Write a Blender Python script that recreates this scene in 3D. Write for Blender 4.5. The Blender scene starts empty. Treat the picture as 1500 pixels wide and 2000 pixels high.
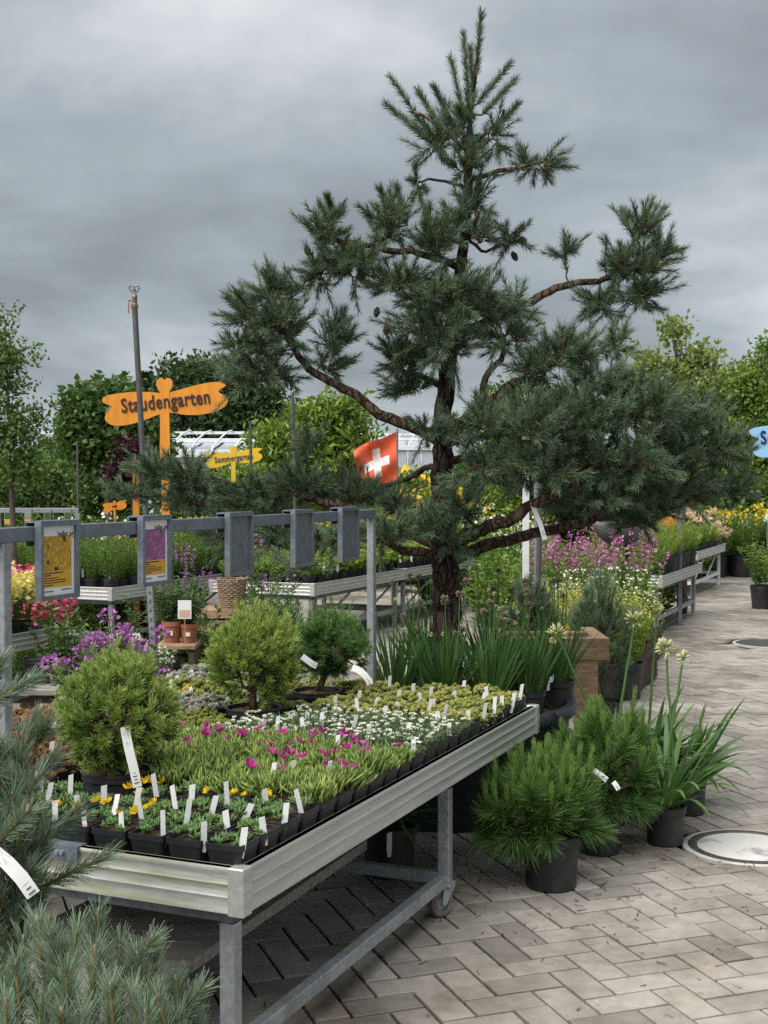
import bpy, math
import numpy as np
from mathutils import Vector

sc = bpy.context.scene
col = sc.collection
R = math.radians
rng = np.random.default_rng(11)

# ------------------------------------------------------------------ camera, sky, sun, exposure
F_PX, PITCH, CAM_H = 2500.0, math.atan(60 / 2500.0), 1.55
cd = bpy.data.cameras.new('camera'); cam = bpy.data.objects.new('camera', cd); col.objects.link(cam)
cd.sensor_fit = 'VERTICAL'; cd.sensor_height = 36.0; cd.lens = 36.0 * F_PX / 2000.0
cd.clip_start = 0.05; cd.clip_end = 2000
cam.location = (0, 0, CAM_H); cam.rotation_euler = (math.pi / 2 - PITCH, 0, 0)
sc.camera = cam

SUN_EL, SUN_AZ = R(56), R(-138)          # azimuth from +Y towards +X
world = bpy.data.worlds.new('World'); sc.world = world; world.use_nodes = True
wn = world.node_tree; wn.nodes.clear()
def nd(t, typ, **kw):
    n = t.nodes.new(typ)
    for k, v in kw.items(): setattr(n, k, v)
    return n
out = nd(wn, 'ShaderNodeOutputWorld'); bg = nd(wn, 'ShaderNodeBackground')
sky = nd(wn, 'ShaderNodeTexSky'); sky.sky_type = 'NISHITA'; sky.sun_disc = False
sky.sun_elevation = SUN_EL; sky.sun_rotation = SUN_AZ
skm = nd(wn, 'ShaderNodeVectorMath', operation='SCALE'); skm.inputs['Scale'].default_value = 0.10
wn.links.new(sky.outputs[0], skm.inputs[0])
tc = nd(wn, 'ShaderNodeTexCoord'); sep = nd(wn, 'ShaderNodeSeparateXYZ'); wn.links.new(tc.outputs['Generated'], sep.inputs[0])
absz = nd(wn, 'ShaderNodeMath', operation='ABSOLUTE'); wn.links.new(sep.outputs[2], absz.inputs[0])
zz = nd(wn, 'ShaderNodeMath', operation='ADD'); zz.inputs[1].default_value = 0.30; wn.links.new(absz.outputs[0], zz.inputs[0])
dx = nd(wn, 'ShaderNodeMath', operation='DIVIDE'); dy = nd(wn, 'ShaderNodeMath', operation='DIVIDE')
wn.links.new(sep.outputs[0], dx.inputs[0]); wn.links.new(zz.outputs[0], dx.inputs[1])
wn.links.new(sep.outputs[1], dy.inputs[0]); wn.links.new(zz.outputs[0], dy.inputs[1])
cmb = nd(wn, 'ShaderNodeCombineXYZ'); wn.links.new(dx.outputs[0], cmb.inputs[0]); wn.links.new(dy.outputs[0], cmb.inputs[1])
cmb.inputs[2].default_value = 2.9
nz = nd(wn, 'ShaderNodeTexNoise'); nz.inputs['Scale'].default_value = 1.1; nz.inputs['Detail'].default_value = 6; nz.inputs['Roughness'].default_value = 0.55
nz.inputs['Distortion'].default_value = 0.2
wn.links.new(cmb.outputs[0], nz.inputs['Vector'])
rp = nd(wn, 'ShaderNodeValToRGB'); wn.links.new(nz.outputs[0], rp.inputs[0])
e = rp.color_ramp.elements; e[0].position = 0.37; e[0].color = (0.282, 0.318, 0.345, 1); e[1].position = 0.665; e[1].color = (0.80, 0.83, 0.855, 1)
m1 = e.new(0.50); m1.color = (0.430, 0.482, 0.520, 1)
mx = nd(wn, 'ShaderNodeMixRGB'); mx.inputs[0].default_value = 0.93
wn.links.new(skm.outputs[0], mx.inputs[1]); wn.links.new(rp.outputs[0], mx.inputs[2])
wn.links.new(mx.outputs[0], bg.inputs[0]); bg.inputs[1].default_value = 1.0
wn.links.new(bg.outputs[0], out.inputs[0])

sl = bpy.data.lights.new('sun', 'SUN'); sl.energy = 1.5; sl.angle = R(68); sl.color = (1.0, 0.965, 0.91)
so = bpy.data.objects.new('sun', sl); col.objects.link(so)
sdir = Vector((math.sin(SUN_AZ) * math.cos(SUN_EL), math.cos(SUN_AZ) * math.cos(SUN_EL), math.sin(SUN_EL)))
so.rotation_euler = sdir.to_track_quat('Z', 'Y').to_euler()
vs = sc.view_settings; vs.view_transform = 'Standard'; vs.look = 'None'; vs.gamma = 1.0; vs.use_curve_mapping = False
EXPO = 1.85
vs.exposure = EXPO
bg.inputs[1].default_value = 2 ** -EXPO            # the cloud colours above are as they appear in the picture
sc.render.engine = 'CYCLES'
sc.cycles.max_bounces = 6; sc.cycles.diffuse_bounces = 3; sc.cycles.transparent_max_bounces = 8
sc.cycles.use_denoising = False

# ------------------------------------------------------------------ pixel helper (a pixel gives a direction; depth d is given)
def P(px, py, d):
    a = (px - 750) / F_PX; b = (1000 - py) / F_PX
    y = math.cos(PITCH) + b * math.sin(PITCH); z = -math.sin(PITCH) + b * math.cos(PITCH)
    s = d / y
    return np.array([a * s, d, CAM_H + z * s])
def PG(px, py):                                   # pixel on the ground
    a = (px - 750) / F_PX; b = (1000 - py) / F_PX
    y = math.cos(PITCH) + b * math.sin(PITCH); z = -math.sin(PITCH) + b * math.cos(PITCH)
    s = -CAM_H / z
    return np.array([a * s, y * s, 0.0])

# ------------------------------------------------------------------ geometry helpers
def norm(a): return a / np.maximum(np.linalg.norm(a, axis=-1, keepdims=True), 1e-9)
def frame_of(d):
    d = norm(d); ref = np.where(np.abs(d[..., 2:3]) < 0.9, np.array([0, 0, 1.0]), np.array([1.0, 0, 0]))
    e1 = norm(np.cross(d, ref)); return e1, np.cross(d, e1)

SOFT = {'foliage', 'needles', 'leaves', 'crown', 'flower', 'flowers', 'blossoms', 'twigs', 'shoots', 'limbs', 'seed_head', 'flower_head', 'leader'}
class Geo:
    def __init__(s): s.V = []; s.F = []; s.A = []; s.n = 0
    def add(s, V, F, a=0.5):
        V = np.asarray(V, float).reshape(-1, 3); F = np.asarray(F, int)
        s.V.append(V); s.F.append(F + s.n); s.n += len(V)
        s.A.append(np.broadcast_to(np.asarray(a, float), (len(V),)).copy()); return s
    def box(s, x0, x1, y0, y1, z0, z1, ch=0.0, a=0.5):
        if ch > 0:
            c = ch
            pts = []
            for z, k in ((z0, c), (z0 + c, 0), (z1 - c, 0), (z1, c)):
                for (x, y) in ((x0 + k, y0 + c), (x0 + c, y0 + k), (x1 - c, y0 + k), (x1 - k, y0 + c), (x1 - k, y1 - c), (x1 - c, y1 - k), (x0 + c, y1 - k), (x0 + k, y1 - c)):
                    pts.append((x, y, z))
            F = []
            for r in range(3):
                for i in range(8):
                    j = (i + 1) % 8; F.append((r * 8 + i, r * 8 + j, r * 8 + 8 + j, r * 8 + 8 + i))
            for base, rev in ((0, True), (24, False)):
                q = [(0, 1, 6, 7), (1, 2, 5, 6), (2, 3, 4, 5)]
                for t in q: F.append(tuple(base + k for k in (t[::-1] if rev else t)))
            return s.add(pts, F, a)
        V = [(x, y, z) for z in (z0, z1) for (x, y) in ((x0, y0), (x1, y0), (x1, y1), (x0, y1))]
        return s.add(V, [(3, 2, 1, 0), (4, 5, 6, 7), (0, 1, 5, 4), (1, 2, 6, 5), (2, 3, 7, 6), (3, 0, 4, 7)], a)
    def bar(s, p, q, w, h=None, up=(0, 0, 1), a=0.5):
        p = np.array(p, float); q = np.array(q, float); h = h or w
        d = norm(q - p); up = np.array(up, float)
        if abs(np.dot(d, up)) > 0.95: up = np.array([1.0, 0, 0])
        x = norm(np.cross(d, up)); y = np.cross(x, d); c = 0.07 * min(w, h)
        ring = [(-w / 2 + c, -h / 2), (w / 2 - c, -h / 2), (w / 2, -h / 2 + c), (w / 2, h / 2 - c), (w / 2 - c, h / 2), (-w / 2 + c, h / 2), (-w / 2, h / 2 - c), (-w / 2, -h / 2 + c)]
        V = [o + x * i + y * j for o in (p, q) for i, j in ring]
        F = [(i, (i + 1) % 8, 8 + (i + 1) % 8, 8 + i) for i in range(8)]
        s.add(V, F, a); n0 = s.n - 16
        for b, r in ((0, True), (8, False)):
            for t in ((0, 1, 4, 5), (1, 2, 3, 4), (5, 6, 7, 0)):
                s.F.append(np.array([[n0 + b + k for k in (t[::-1] if r else t)]]))
        return s
    def tube(s, pts, rad, n=6, a=0.5, cap=True):
        pts = np.asarray(pts, float); k = len(pts); rad = np.broadcast_to(np.asarray(rad, float), (k,))
        t = np.gradient(pts, axis=0); t = norm(t)
        e1 = np.zeros((k, 3)); u = frame_of(t[0])[0]
        for i in range(k):
            u = u - t[i] * np.dot(u, t[i]); u = u / max(np.linalg.norm(u), 1e-9); e1[i] = u
        e2 = np.cross(t, e1); ang = np.arange(n) * 2 * np.pi / n
        V = pts[:, None, :] + rad[:, None, None] * (np.cos(ang)[None, :, None] * e1[:, None, :] + np.sin(ang)[None, :, None] * e2[:, None, :])
        i = np.arange(k - 1)[:, None] * n; j = np.arange(n)[None, :]; jn = (j + 1) % n
        Fq = np.stack([i + j, i + jn, i + n + jn, i + n + j], -1).reshape(-1, 4)
        n0 = s.n; s.add(V.reshape(-1, 3), Fq, a)
        if cap:
            V2 = np.array([pts[0], pts[-1]]); b = s.n; s.add(V2, np.zeros((0, 3), int), a)
            jj = np.arange(n); jm = (jj + 1) % n
            s.F.append(np.stack([np.full(n, b), n0 + jm, n0 + jj], -1)); s.F.append(np.stack([np.full(n, b + 1), n0 + (k - 1) * n + jj, n0 + (k - 1) * n + jm], -1))
        return s
    def lathe(s, prof, n=32, c=(0, 0, 0), a=0.5):
        prof = np.asarray(prof, float); k = len(prof); ang = np.arange(n) * 2 * np.pi / n
        V = np.stack([prof[:, 0, None] * np.cos(ang) + c[0], prof[:, 0, None] * np.sin(ang) + c[1], np.repeat(prof[:, 1, None], n, 1) + c[2]], -1)
        i = np.arange(k - 1)[:, None] * n; j = np.arange(n)[None, :]; jn = (j + 1) % n
        return s.add(V.reshape(-1, 3), np.stack([i + j, i + jn, i + n + jn, i + n + j], -1).reshape(-1, 4), a)
    def blades(s, B, D, L, w, seg=1, bend=0.0, tip=0.25, mid=1.0, a=0.5, g=rng, droop=None, grad=0.0):
        """flat blades: B base, D direction, L length, w width (arrays); seg segments, bend = sag towards the ground"""
        B = np.asarray(B, float); N = len(B); D = norm(np.asarray(D, float)); L = np.broadcast_to(L, (N,)); w = np.broadcast_to(w, (N,))
        side = norm(np.cross(D, norm(g.normal(size=(N, 3)) + np.array([0, 0, 0.01]))))
        if droop is not None:                    # strap leaves lie flat: side is horizontal
            side = norm(np.cross(D, np.array([0, 0, 1.0]) + 0.25 * g.normal(size=(N, 3))))
        bend = np.broadcast_to(bend, (N,))
        rows = []
        for r in range(seg + 1):
            t = r / seg
            c = B + D * (L * t)[:, None] + np.array([0, 0, -1.0]) * (bend * L * t * t)[:, None]
            if seg == 1: k = 1.0 if r == 0 else tip
            else: k = (0.55 + (mid - 0.55) * min(1, t * 3)) if t < 0.5 else mid + (tip - mid) * ((t - 0.5) * 2) ** 1.6
            rows += [c - side * (w * k / 2)[:, None], c + side * (w * k / 2)[:, None]]
        V = np.stack(rows, 1); m = 2 * (seg + 1)
        base = np.arange(N)[:, None] * m
        F = np.concatenate([np.stack([base[:, 0] + 2 * r, base[:, 0] + 2 * r + 1, base[:, 0] + 2 * r + 3, base[:, 0] + 2 * r + 2], -1) for r in range(seg)])
        a = np.repeat(np.broadcast_to(a, (N,)), m) + np.tile(np.repeat(np.linspace(-grad, grad, seg + 1), 2), N)
        return s.add(V.reshape(-1, 3), F, a)
    def leaves(s, C, D, L, w, a=0.5, g=rng, fold=0.25):
        """oval folded leaf of four vertices + midrib: base, two sides, tip"""
        C = np.asarray(C, float); N = len(C); D = norm(D); L = np.broadcast_to(L, (N,)); w = np.broadcast_to(w, (N,))
        side = norm(np.cross(D, norm(g.normal(size=(N, 3))))); up = np.cross(side, D)
        b = C; t = C + D * L[:, None]; m = C + D * (L * 0.45)[:, None]; lift = up * (w * fold)[:, None]
        V = np.stack([b, m - side * (w / 2)[:, None] + lift, t, m + side * (w / 2)[:, None] + lift, ], 1)
        k = np.arange(N) * 4
        F = np.concatenate([np.stack([k, k + 2, k + 1], -1), np.stack([k, k + 3, k + 2], -1)])
        return s.add(V.reshape(-1, 3), F, np.repeat(np.broadcast_to(a, (N,)), 4))
    def fingers(s, B, D, L, r, a=0.5):
        """plump three-sided succulent leaves"""
        B = np.asarray(B, float); N = len(B); D = norm(np.asarray(D, float)); L = np.broadcast_to(L, (N,)); r = np.broadcast_to(r, (N,))
        e1, e2 = frame_of(D); V = []
        for t, k in ((0, 0.7), (0.6, 1.0)):
            for q in range(3):
                an = q * 2.0944
                V.append(B + D * (L * t)[:, None] + (e1 * math.cos(an) + e2 * math.sin(an)) * (r * k)[:, None])
        V.append(B + D * L[:, None]); V = np.stack(V, 1); k = np.arange(N) * 7
        F = [np.stack([k + q, k + (q + 1) % 3, k + 3 + (q + 1) % 3, k + 3 + q], -1) for q in range(3)]
        s.add(V.reshape(-1, 3), np.concatenate(F), np.repeat(np.broadcast_to(a, (N,)), 7)); n0 = s.n - 7 * N
        s.F.append(np.concatenate([np.stack([k + 3 + q, k + 3 + (q + 1) % 3, k + 6], -1) for q in range(3)]) + n0)
        return s
    def mesh(s, name, mat, smooth=False):
        me = bpy.data.meshes.new(name)
        if s.n:
            V = np.concatenate(s.V); me.vertices.add(len(V)); me.vertices.foreach_set('co', V.astype(np.float32).ravel())
            Fs = [f for f in s.F if len(f)]
            li = np.concatenate([f.ravel() for f in Fs]); tot = np.concatenate([np.full(len(f), f.shape[1]) for f in Fs])
            st = np.concatenate([[0], np.cumsum(tot)[:-1]])
            me.loops.add(len(li)); me.loops.foreach_set('vertex_index', li.astype(np.int32))
            me.polygons.add(len(tot)); me.polygons.foreach_set('loop_start', st.astype(np.int32)); me.polygons.foreach_set('loop_total', tot.astype(np.int32))
            if smooth: me.polygons.foreach_set('use_smooth', np.ones(len(tot), bool))
            at = me.attributes.new('tint', 'FLOAT', 'POINT'); at.data.foreach_set('value', np.concatenate(s.A).astype(np.float32))
            me.update(calc_edges=True)
            if not smooth and name not in SOFT: me.set_sharp_from_angle(angle=0.6)
        me.materials.append(mat); return me

def ob(name, geo, mat=None, parent=None, smooth=False, loc=None, rz=0.0, stuff=False):
    me = geo.mesh(name, mat, smooth) if isinstance(geo, Geo) else geo
    o = bpy.data.objects.new(name, me); col.objects.link(o)
    if parent is not None: o.parent = parent
    if loc is not None: o.location = [float(v) for v in loc]
    o.rotation_euler = (0, 0, rz)
    if stuff: o['kind'] = 'stuff'
    return o
def tag(o, label, cat=None, group=None, kind=None):
    o['label'] = label
    if cat: o['category'] = cat
    if group: o['group'] = group
    if kind: o['kind'] = kind
    return o
def thing(name, label, cat, loc=(0, 0, 0), rz=0.0, group=None, scale=1.0):
    o = bpy.data.objects.new(name, None); col.objects.link(o); o.empty_display_size = 0.05
    o.location = [float(v) for v in loc]; o.rotation_euler = (0, 0, rz); o.scale = (scale,) * 3
    return tag(o, label, cat, group)
KIDS = {}
def tree_of(o):
    return [c for c in bpy.data.objects if c.parent == o]
def dup(root, kids, loc, rz=0.0, scale=1.0, label=None, group=None, keep=None):
    """copy of a thing with copies of its parts; kids = its parts as a list of (part, [sub-parts])"""
    r = root.copy(); col.objects.link(r); r.location = [float(v) for v in loc]; r.rotation_euler = (0, 0, rz); r.scale = (scale,) * 3
    if label: r['label'] = label
    if group: r['group'] = group
    for p, subs in kids:
        if keep and not keep(p): continue
        c = p.copy(); col.objects.link(c); c.parent = r
        for q in subs:
            d = q.copy(); col.objects.link(d); d.parent = c
    return r

# ------------------------------------------------------------------ materials (all node based)
def base_mat(name):
    m = bpy.data.materials.new(name); m.use_nodes = True; t = m.node_tree; t.nodes.clear()
    o = nd(t, 'ShaderNodeOutputMaterial'); b = nd(t, 'ShaderNodeBsdfPrincipled'); t.links.new(b.outputs[0], o.inputs[0])
    return m, t, b, o
def c4(c): return (c[0], c[1], c[2], 1)
def ramp(t, src, stops):
    r = nd(t, 'ShaderNodeValToRGB'); e = r.color_ramp.elements
    e[0].position, e[0].color = stops[0][0], c4(stops[0][1]); e[1].position, e[1].color = stops[-1][0], c4(stops[-1][1])
    for p, c in stops[1:-1]: e.new(p).color = c4(c)
    t.links.new(src, r.inputs[0]); return r.outputs[0]
def noise(t, vec, scale, detail=4, rough=0.55):
    n = nd(t, 'ShaderNodeTexNoise'); n.inputs['Scale'].default_value = scale; n.inputs['Detail'].default_value = detail; n.inputs['Roughness'].default_value = rough
    t.links.new(vec, n.inputs['Vector']); return n.outputs[0]
def scaled(t, vec, s):
    m = nd(t, 'ShaderNodeVectorMath', operation='MULTIPLY'); m.inputs[1].default_value = s; t.links.new(vec, m.inputs[0]); return m.outputs[0]
def mixc(t, fac, a, b, mode='MIX'):
    m = nd(t, 'ShaderNodeMixRGB', blend_type=mode)
    for i, v in ((0, fac), (1, a), (2, b)):
        if hasattr(v, 'links'): t.links.new(v, m.inputs[i])
        elif i == 0: m.inputs[0].default_value = v
        else: m.inputs[i].default_value = c4(v)
    return m.outputs[0]
def bump(t, b, h, strength=0.3, dist=0.01):
    n = nd(t, 'ShaderNodeBump'); n.inputs['Strength'].default_value = strength; n.inputs['Distance'].default_value = dist
    t.links.new(h, n.inputs['Height']); t.links.new(n.outputs[0], b.inputs['Normal'])
def mat_plain(name, c1, c2=None, scale=8.0, rough=0.6, metal=0.0, stretch=(1, 1, 1), bmp=0.0, bscale=None, spec=0.5, coord='Object', contrast=(0.35, 0.68)):
    m, t, b, o = base_mat(name); c2 = c2 or tuple(0.75 * v for v in c1)
    tcn = nd(t, 'ShaderNodeTexCoord'); v = scaled(t, tcn.outputs[coord], stretch)
    n = noise(t, v, scale, 5, 0.6); t.links.new(ramp(t, n, [(contrast[0], c1), (contrast[1], c2)]), b.inputs['Base Color'])
    b.inputs['Roughness'].default_value = rough; b.inputs['Metallic'].default_value = metal; b.inputs['Specular IOR Level'].default_value = spec
    if bmp: bump(t, b, noise(t, v, bscale or scale * 4, 5, 0.6), bmp, 0.006)
    return m
def mat_leaf(name, stops, rough=0.5, trans=0.28, spec=0.35):
    """foliage: colour follows the leaf's own tint, plus thin-leaf translucency"""
    m, t, b, o = base_mat(name)
    a = nd(t, 'ShaderNodeAttribute'); a.attribute_name = 'tint'
    oi = nd(t, 'ShaderNodeObjectInfo'); sh = nd(t, 'ShaderNodeMath', operation='MULTIPLY_ADD'); sh.inputs[1].default_value = 0.16; sh.inputs[2].default_value = -0.08
    t.links.new(oi.outputs['Random'], sh.inputs[0])
    ad = nd(t, 'ShaderNodeMath', operation='ADD'); t.links.new(a.outputs['Fac'], ad.inputs[0]); t.links.new(sh.outputs[0], ad.inputs[1])
    c = ramp(t, ad.outputs[0], stops)
    t.links.new(c, b.inputs['Base Color']); b.inputs['Roughness'].default_value = rough; b.inputs['Specular IOR Level'].default_value = spec
    tr = nd(t, 'ShaderNodeBsdfTranslucent'); t.links.new(mixc(t, 1.0, c, (1.15, 1.2, 0.6), 'MULTIPLY'), tr.inputs[0])
    mxs = nd(t, 'ShaderNodeMixShader'); mxs.inputs[0].default_value = trans
    t.links.new(b.outputs[0], mxs.inputs[1]); t.links.new(tr.outputs[0], mxs.inputs[2]); t.links.new(mxs.outputs[0], o.inputs[0])
    return m
def ls(*c): return [(i / (len(c) - 1), v) for i, v in enumerate(c)]

M = {}
M['galv'] = mat_plain('galvanised_steel', (0.36, 0.38, 0.40), (0.22, 0.245, 0.26), 14, 0.45, 0.55, bmp=0.05)
M['galv_dark'] = mat_plain('weathered_zinc', (0.17, 0.20, 0.22), (0.10, 0.125, 0.145), 18, 0.5, 0.35, bmp=0.05)
M['galv_blue'] = mat_plain('painted_zinc', (0.15, 0.19, 0.225), (0.10, 0.13, 0.16), 22, 0.45, 0.3, bmp=0.04)
M['alu'] = mat_plain('aluminium_rim', (0.60, 0.60, 0.58), (0.40, 0.40, 0.385), 5, 0.42, 0.55, stretch=(0.5, 6, 9), bmp=0.04, contrast=(0.3, 0.72))
def mat_galv(name, c1, c2, rough, metal):
    m, t, b, o = base_mat(name); tcn = nd(t, 'ShaderNodeTexCoord'); v = tcn.outputs['Object']
    vo = nd(t, 'ShaderNodeTexVoronoi'); vo.inputs['Scale'].default_value = 85; t.links.new(v, vo.inputs['Vector'])
    n = noise(t, v, 9, 6, 0.65); base = ramp(t, n, [(0.3, c1), (0.7, c2)])
    sp = nd(t, 'ShaderNodeSeparateColor'); t.links.new(vo.outputs['Color'], sp.inputs[0])
    c = mixc(t, 1.0, base, ramp(t, sp.outputs[0], [(0.0, (0.82, 0.82, 0.82)), (1.0, (1.12, 1.12, 1.13))]), 'MULTIPLY')
    dirt = noise(t, scaled(t, v, (1, 1, 0.35)), 4.5, 7, 0.7); c = mixc(t, ramp(t, dirt, [(0.54, (0, 0, 0)), (0.70, (0.6, 0.6, 0.6))]), c, (0.20, 0.185, 0.16))
    t.links.new(c, b.inputs['Base Color']); b.inputs['Metallic'].default_value = metal
    t.links.new(ramp(t, n, [(0.3, (rough - 0.08,) * 3), (0.7, (rough + 0.15,) * 3)]), b.inputs['Roughness']); bump(t, b, dirt, 0.12, 0.003); return m
M['galv'] = mat_galv('galvanised_steel', (0.40, 0.42, 0.44), (0.24, 0.26, 0.275), 0.45, 0.45)
M['galv_dark'] = mat_galv('weathered_zinc', (0.20, 0.225, 0.245), (0.12, 0.14, 0.155), 0.5, 0.3)
M['galv_blue'] = mat_galv('painted_zinc', (0.19, 0.23, 0.262), (0.125, 0.155, 0.185), 0.45, 0.3)
def mat_algae():
    m, t, b, o = base_mat('aluminium_with_algae')
    tcn = nd(t, 'ShaderNodeTexCoord'); v = scaled(t, tcn.outputs['Object'], (2, 1.6, 9))
    n = noise(t, v, 5, 5); base = ramp(t, n, [(0.3, (0.58, 0.59, 0.58)), (0.72, (0.40, 0.41, 0.41))])
    v2 = scaled(t, tcn.outputs['Object'], (1, 1.2, 22)); n2 = noise(t, v2, 2.3, 7, 0.65)
    msk = ramp(t, n2, [(0.42, (0, 0, 0)), (0.60, (0.70, 0.70, 0.70))])
    t.links.new(mixc(t, msk, base, (0.27, 0.29, 0.115)), b.inputs['Base Color'])
    b.inputs['Roughness'].default_value = 0.5; b.inputs['Metallic'].default_value = 0.35; bump(t, b, n2, 0.08, 0.004)
    return m
M['algae'] = mat_algae()
M['black_plastic'] = mat_plain('black_plastic', (0.011, 0.013, 0.017), (0.050, 0.047, 0.043), 9, 0.48, spec=0.4, bmp=0.05, contrast=(0.42, 0.80), stretch=(1, 1, 0.6))
M['tub_plastic'] = mat_plain('dark_tub_plastic', (0.016, 0.020, 0.028), (0.030, 0.034, 0.042), 12, 0.5, bmp=0.08)
M['soil'] = mat_plain('potting_soil', (0.032, 0.020, 0.013), (0.10, 0.066, 0.042), 90, 0.95, bmp=0.9, bscale=160, spec=0.1)
M['coir'] = mat_plain('coir_mulch', (0.22, 0.135, 0.075), (0.085, 0.05, 0.028), 60, 0.95, stretch=(1, 3, 1), bmp=0.9, bscale=120, spec=0.1)
M['wood'] = mat_plain('rough_sawn_wood', (0.40, 0.27, 0.165), (0.19, 0.125, 0.078), 9, 0.8, stretch=(1.2, 8, 8), bmp=0.25, spec=0.2)
M['wood_dark'] = mat_plain('old_wood', (0.12, 0.085, 0.06), (0.055, 0.04, 0.03), 9, 0.85, stretch=(1.2, 8, 8), bmp=0.3, spec=0.2)
M['wood_grey'] = mat_plain('weathered_plywood', (0.33, 0.31, 0.285), (0.17, 0.155, 0.14), 7, 0.8, stretch=(1, 9, 9), bmp=0.2, spec=0.2)
M['terracotta'] = mat_plain('terracotta', (0.34, 0.125, 0.06), (0.25, 0.09, 0.045), 14, 0.8, bmp=0.1)
M['wicker'] = mat_plain('wicker', (0.30, 0.22, 0.14), (0.16, 0.11, 0.07), 40, 0.75, bmp=0.2)
M['pipe'] = mat_plain('dull_grey_pipe', (0.105, 0.105, 0.105), (0.07, 0.07, 0.072), 20, 0.55, 0.2)
M['white_paint'] = mat_plain('white_paint', (0.74, 0.75, 0.76), (0.60, 0.62, 0.64), 6, 0.5)
M['white_card'] = mat_plain('white_card', (0.80, 0.80, 0.80), (0.76, 0.76, 0.77), 6, 0.45)
M['orange'] = mat_plain('orange_paint', (0.80, 0.31, 0.022), (0.62, 0.225, 0.018), 3.5, 0.55, stretch=(5, 1, 0.7), bmp=0.1)
M['yellow'] = mat_plain('yellow_paint', (0.82, 0.52, 0.03), (0.74, 0.46, 0.03), 3, 0.5)
M['blue'] = mat_plain('light_blue_paint', (0.30, 0.56, 0.83), (0.27, 0.52, 0.80), 3, 0.5)
M['ink'] = mat_plain('dark_ink', (0.035, 0.012, 0.012), (0.05, 0.018, 0.016), 5, 0.5)
M['ink_blue'] = mat_plain('blue_ink', (0.01, 0.015, 0.06), (0.012, 0.02, 0.07), 5, 0.5)
M['ink_grey'] = mat_plain('grey_ink', (0.07, 0.07, 0.075), (0.1, 0.1, 0.11), 5, 0.5)
M['amber'] = mat_plain('amber_print', (0.66, 0.36, 0.028), (0.62, 0.33, 0.025), 5, 0.4)
M['flag_red'] = mat_plain('flag_red', (0.74, 0.125, 0.045), (0.66, 0.10, 0.035), 5, 0.7)
M['flag_white'] = mat_plain('flag_white', (0.80, 0.80, 0.81), (0.72, 0.73, 0.75), 5, 0.7)
M['brass'] = mat_plain('old_brass', (0.25, 0.21, 0.15), (0.15, 0.13, 0.11), 30, 0.45, 0.6)
M['rubber'] = mat_plain('caster_rubber', (0.13, 0.095, 0.085), (0.20, 0.15, 0.135), 40, 0.7)
M['stone'] = mat_plain('grey_stone', (0.20, 0.185, 0.165), (0.11, 0.10, 0.092), 12, 0.85, bmp=0.4)
M['stone_warm'] = mat_plain('warm_stone', (0.29, 0.21, 0.135), (0.17, 0.12, 0.08), 14, 0.85, bmp=0.4)
M['bowl'] = mat_plain('grey_fibre_stone', (0.115, 0.12, 0.125), (0.085, 0.09, 0.095), 14, 0.6, bmp=0.1)
def mat_bark(name, c1, c2, c3):
    m, t, b, o = base_mat(name); tcn = nd(t, 'ShaderNodeTexCoord')
    vo = nd(t, 'ShaderNodeTexVoronoi'); vo.feature = 'DISTANCE_TO_EDGE'; vo.inputs['Scale'].default_value = 26
    v = scaled(t, tcn.outputs['Object'], (1, 1, 0.42)); w = nd(t, 'ShaderNodeVectorMath', operation='ADD')
    nn = nd(t, 'ShaderNodeTexNoise'); nn.inputs['Scale'].default_value = 14; t.links.new(v, nn.inputs['Vector'])
    sc_ = nd(t, 'ShaderNodeVectorMath', operation='SCALE'); sc_.inputs['Scale'].default_value = 0.09; t.links.new(nn.outputs['Color'], sc_.inputs[0])
    t.links.new(v, w.inputs[0]); t.links.new(sc_.outputs[0], w.inputs[1]); t.links.new(w.outputs[0], vo.inputs['Vector'])
    n = noise(t, v, 40, 5, 0.7)
    plates = ramp(t, n, [(0.3, c1), (0.7, c2)])
    msk = ramp(t, vo.outputs[0], [(0.0, (0, 0, 0)), (0.16, (1, 1, 1))])
    t.links.new(mixc(t, msk, c3, plates), b.inputs['Base Color']); b.inputs['Roughness'].default_value = 0.9; b.inputs['Specular IOR Level'].default_value = 0.15
    hh = nd(t, 'ShaderNodeMath', operation='ADD'); t.links.new(msk, hh.inputs[0]); t.links.new(n, hh.inputs[1])
    bump(t, b, hh.outputs[0], 0.9, 0.012); return m
M['bark'] = mat_bark('pine_bark', (0.045, 0.032, 0.025), (0.095, 0.067, 0.052), (0.010, 0.008, 0.007))
M['bark_limb'] = mat_bark('limb_bark', (0.10, 0.065, 0.045), (0.20, 0.145, 0.11), (0.04, 0.028, 0.02))
M['twig'] = mat_plain('pine_twig', (0.12, 0.082, 0.05), (0.20, 0.14, 0.085), 30, 0.85, spec=0.15)
M['shoot'] = mat_plain('young_pine_shoot', (0.17, 0.12, 0.045), (0.22, 0.17, 0.07), 30, 0.8, spec=0.15)
M['cone'] = mat_plain('pine_cone', (0.085, 0.062, 0.048), (0.15, 0.115, 0.09), 60, 0.85, bmp=0.5)
M['bud'] = mat_plain('pine_bud', (0.42, 0.27, 0.18), (0.30, 0.18, 0.11), 60, 0.7)
M['bark_plain'] = mat_plain('tree_bark', (0.13, 0.10, 0.078), (0.07, 0.055, 0.045), 18, 0.9, bmp=0.4, spec=0.15)

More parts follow.
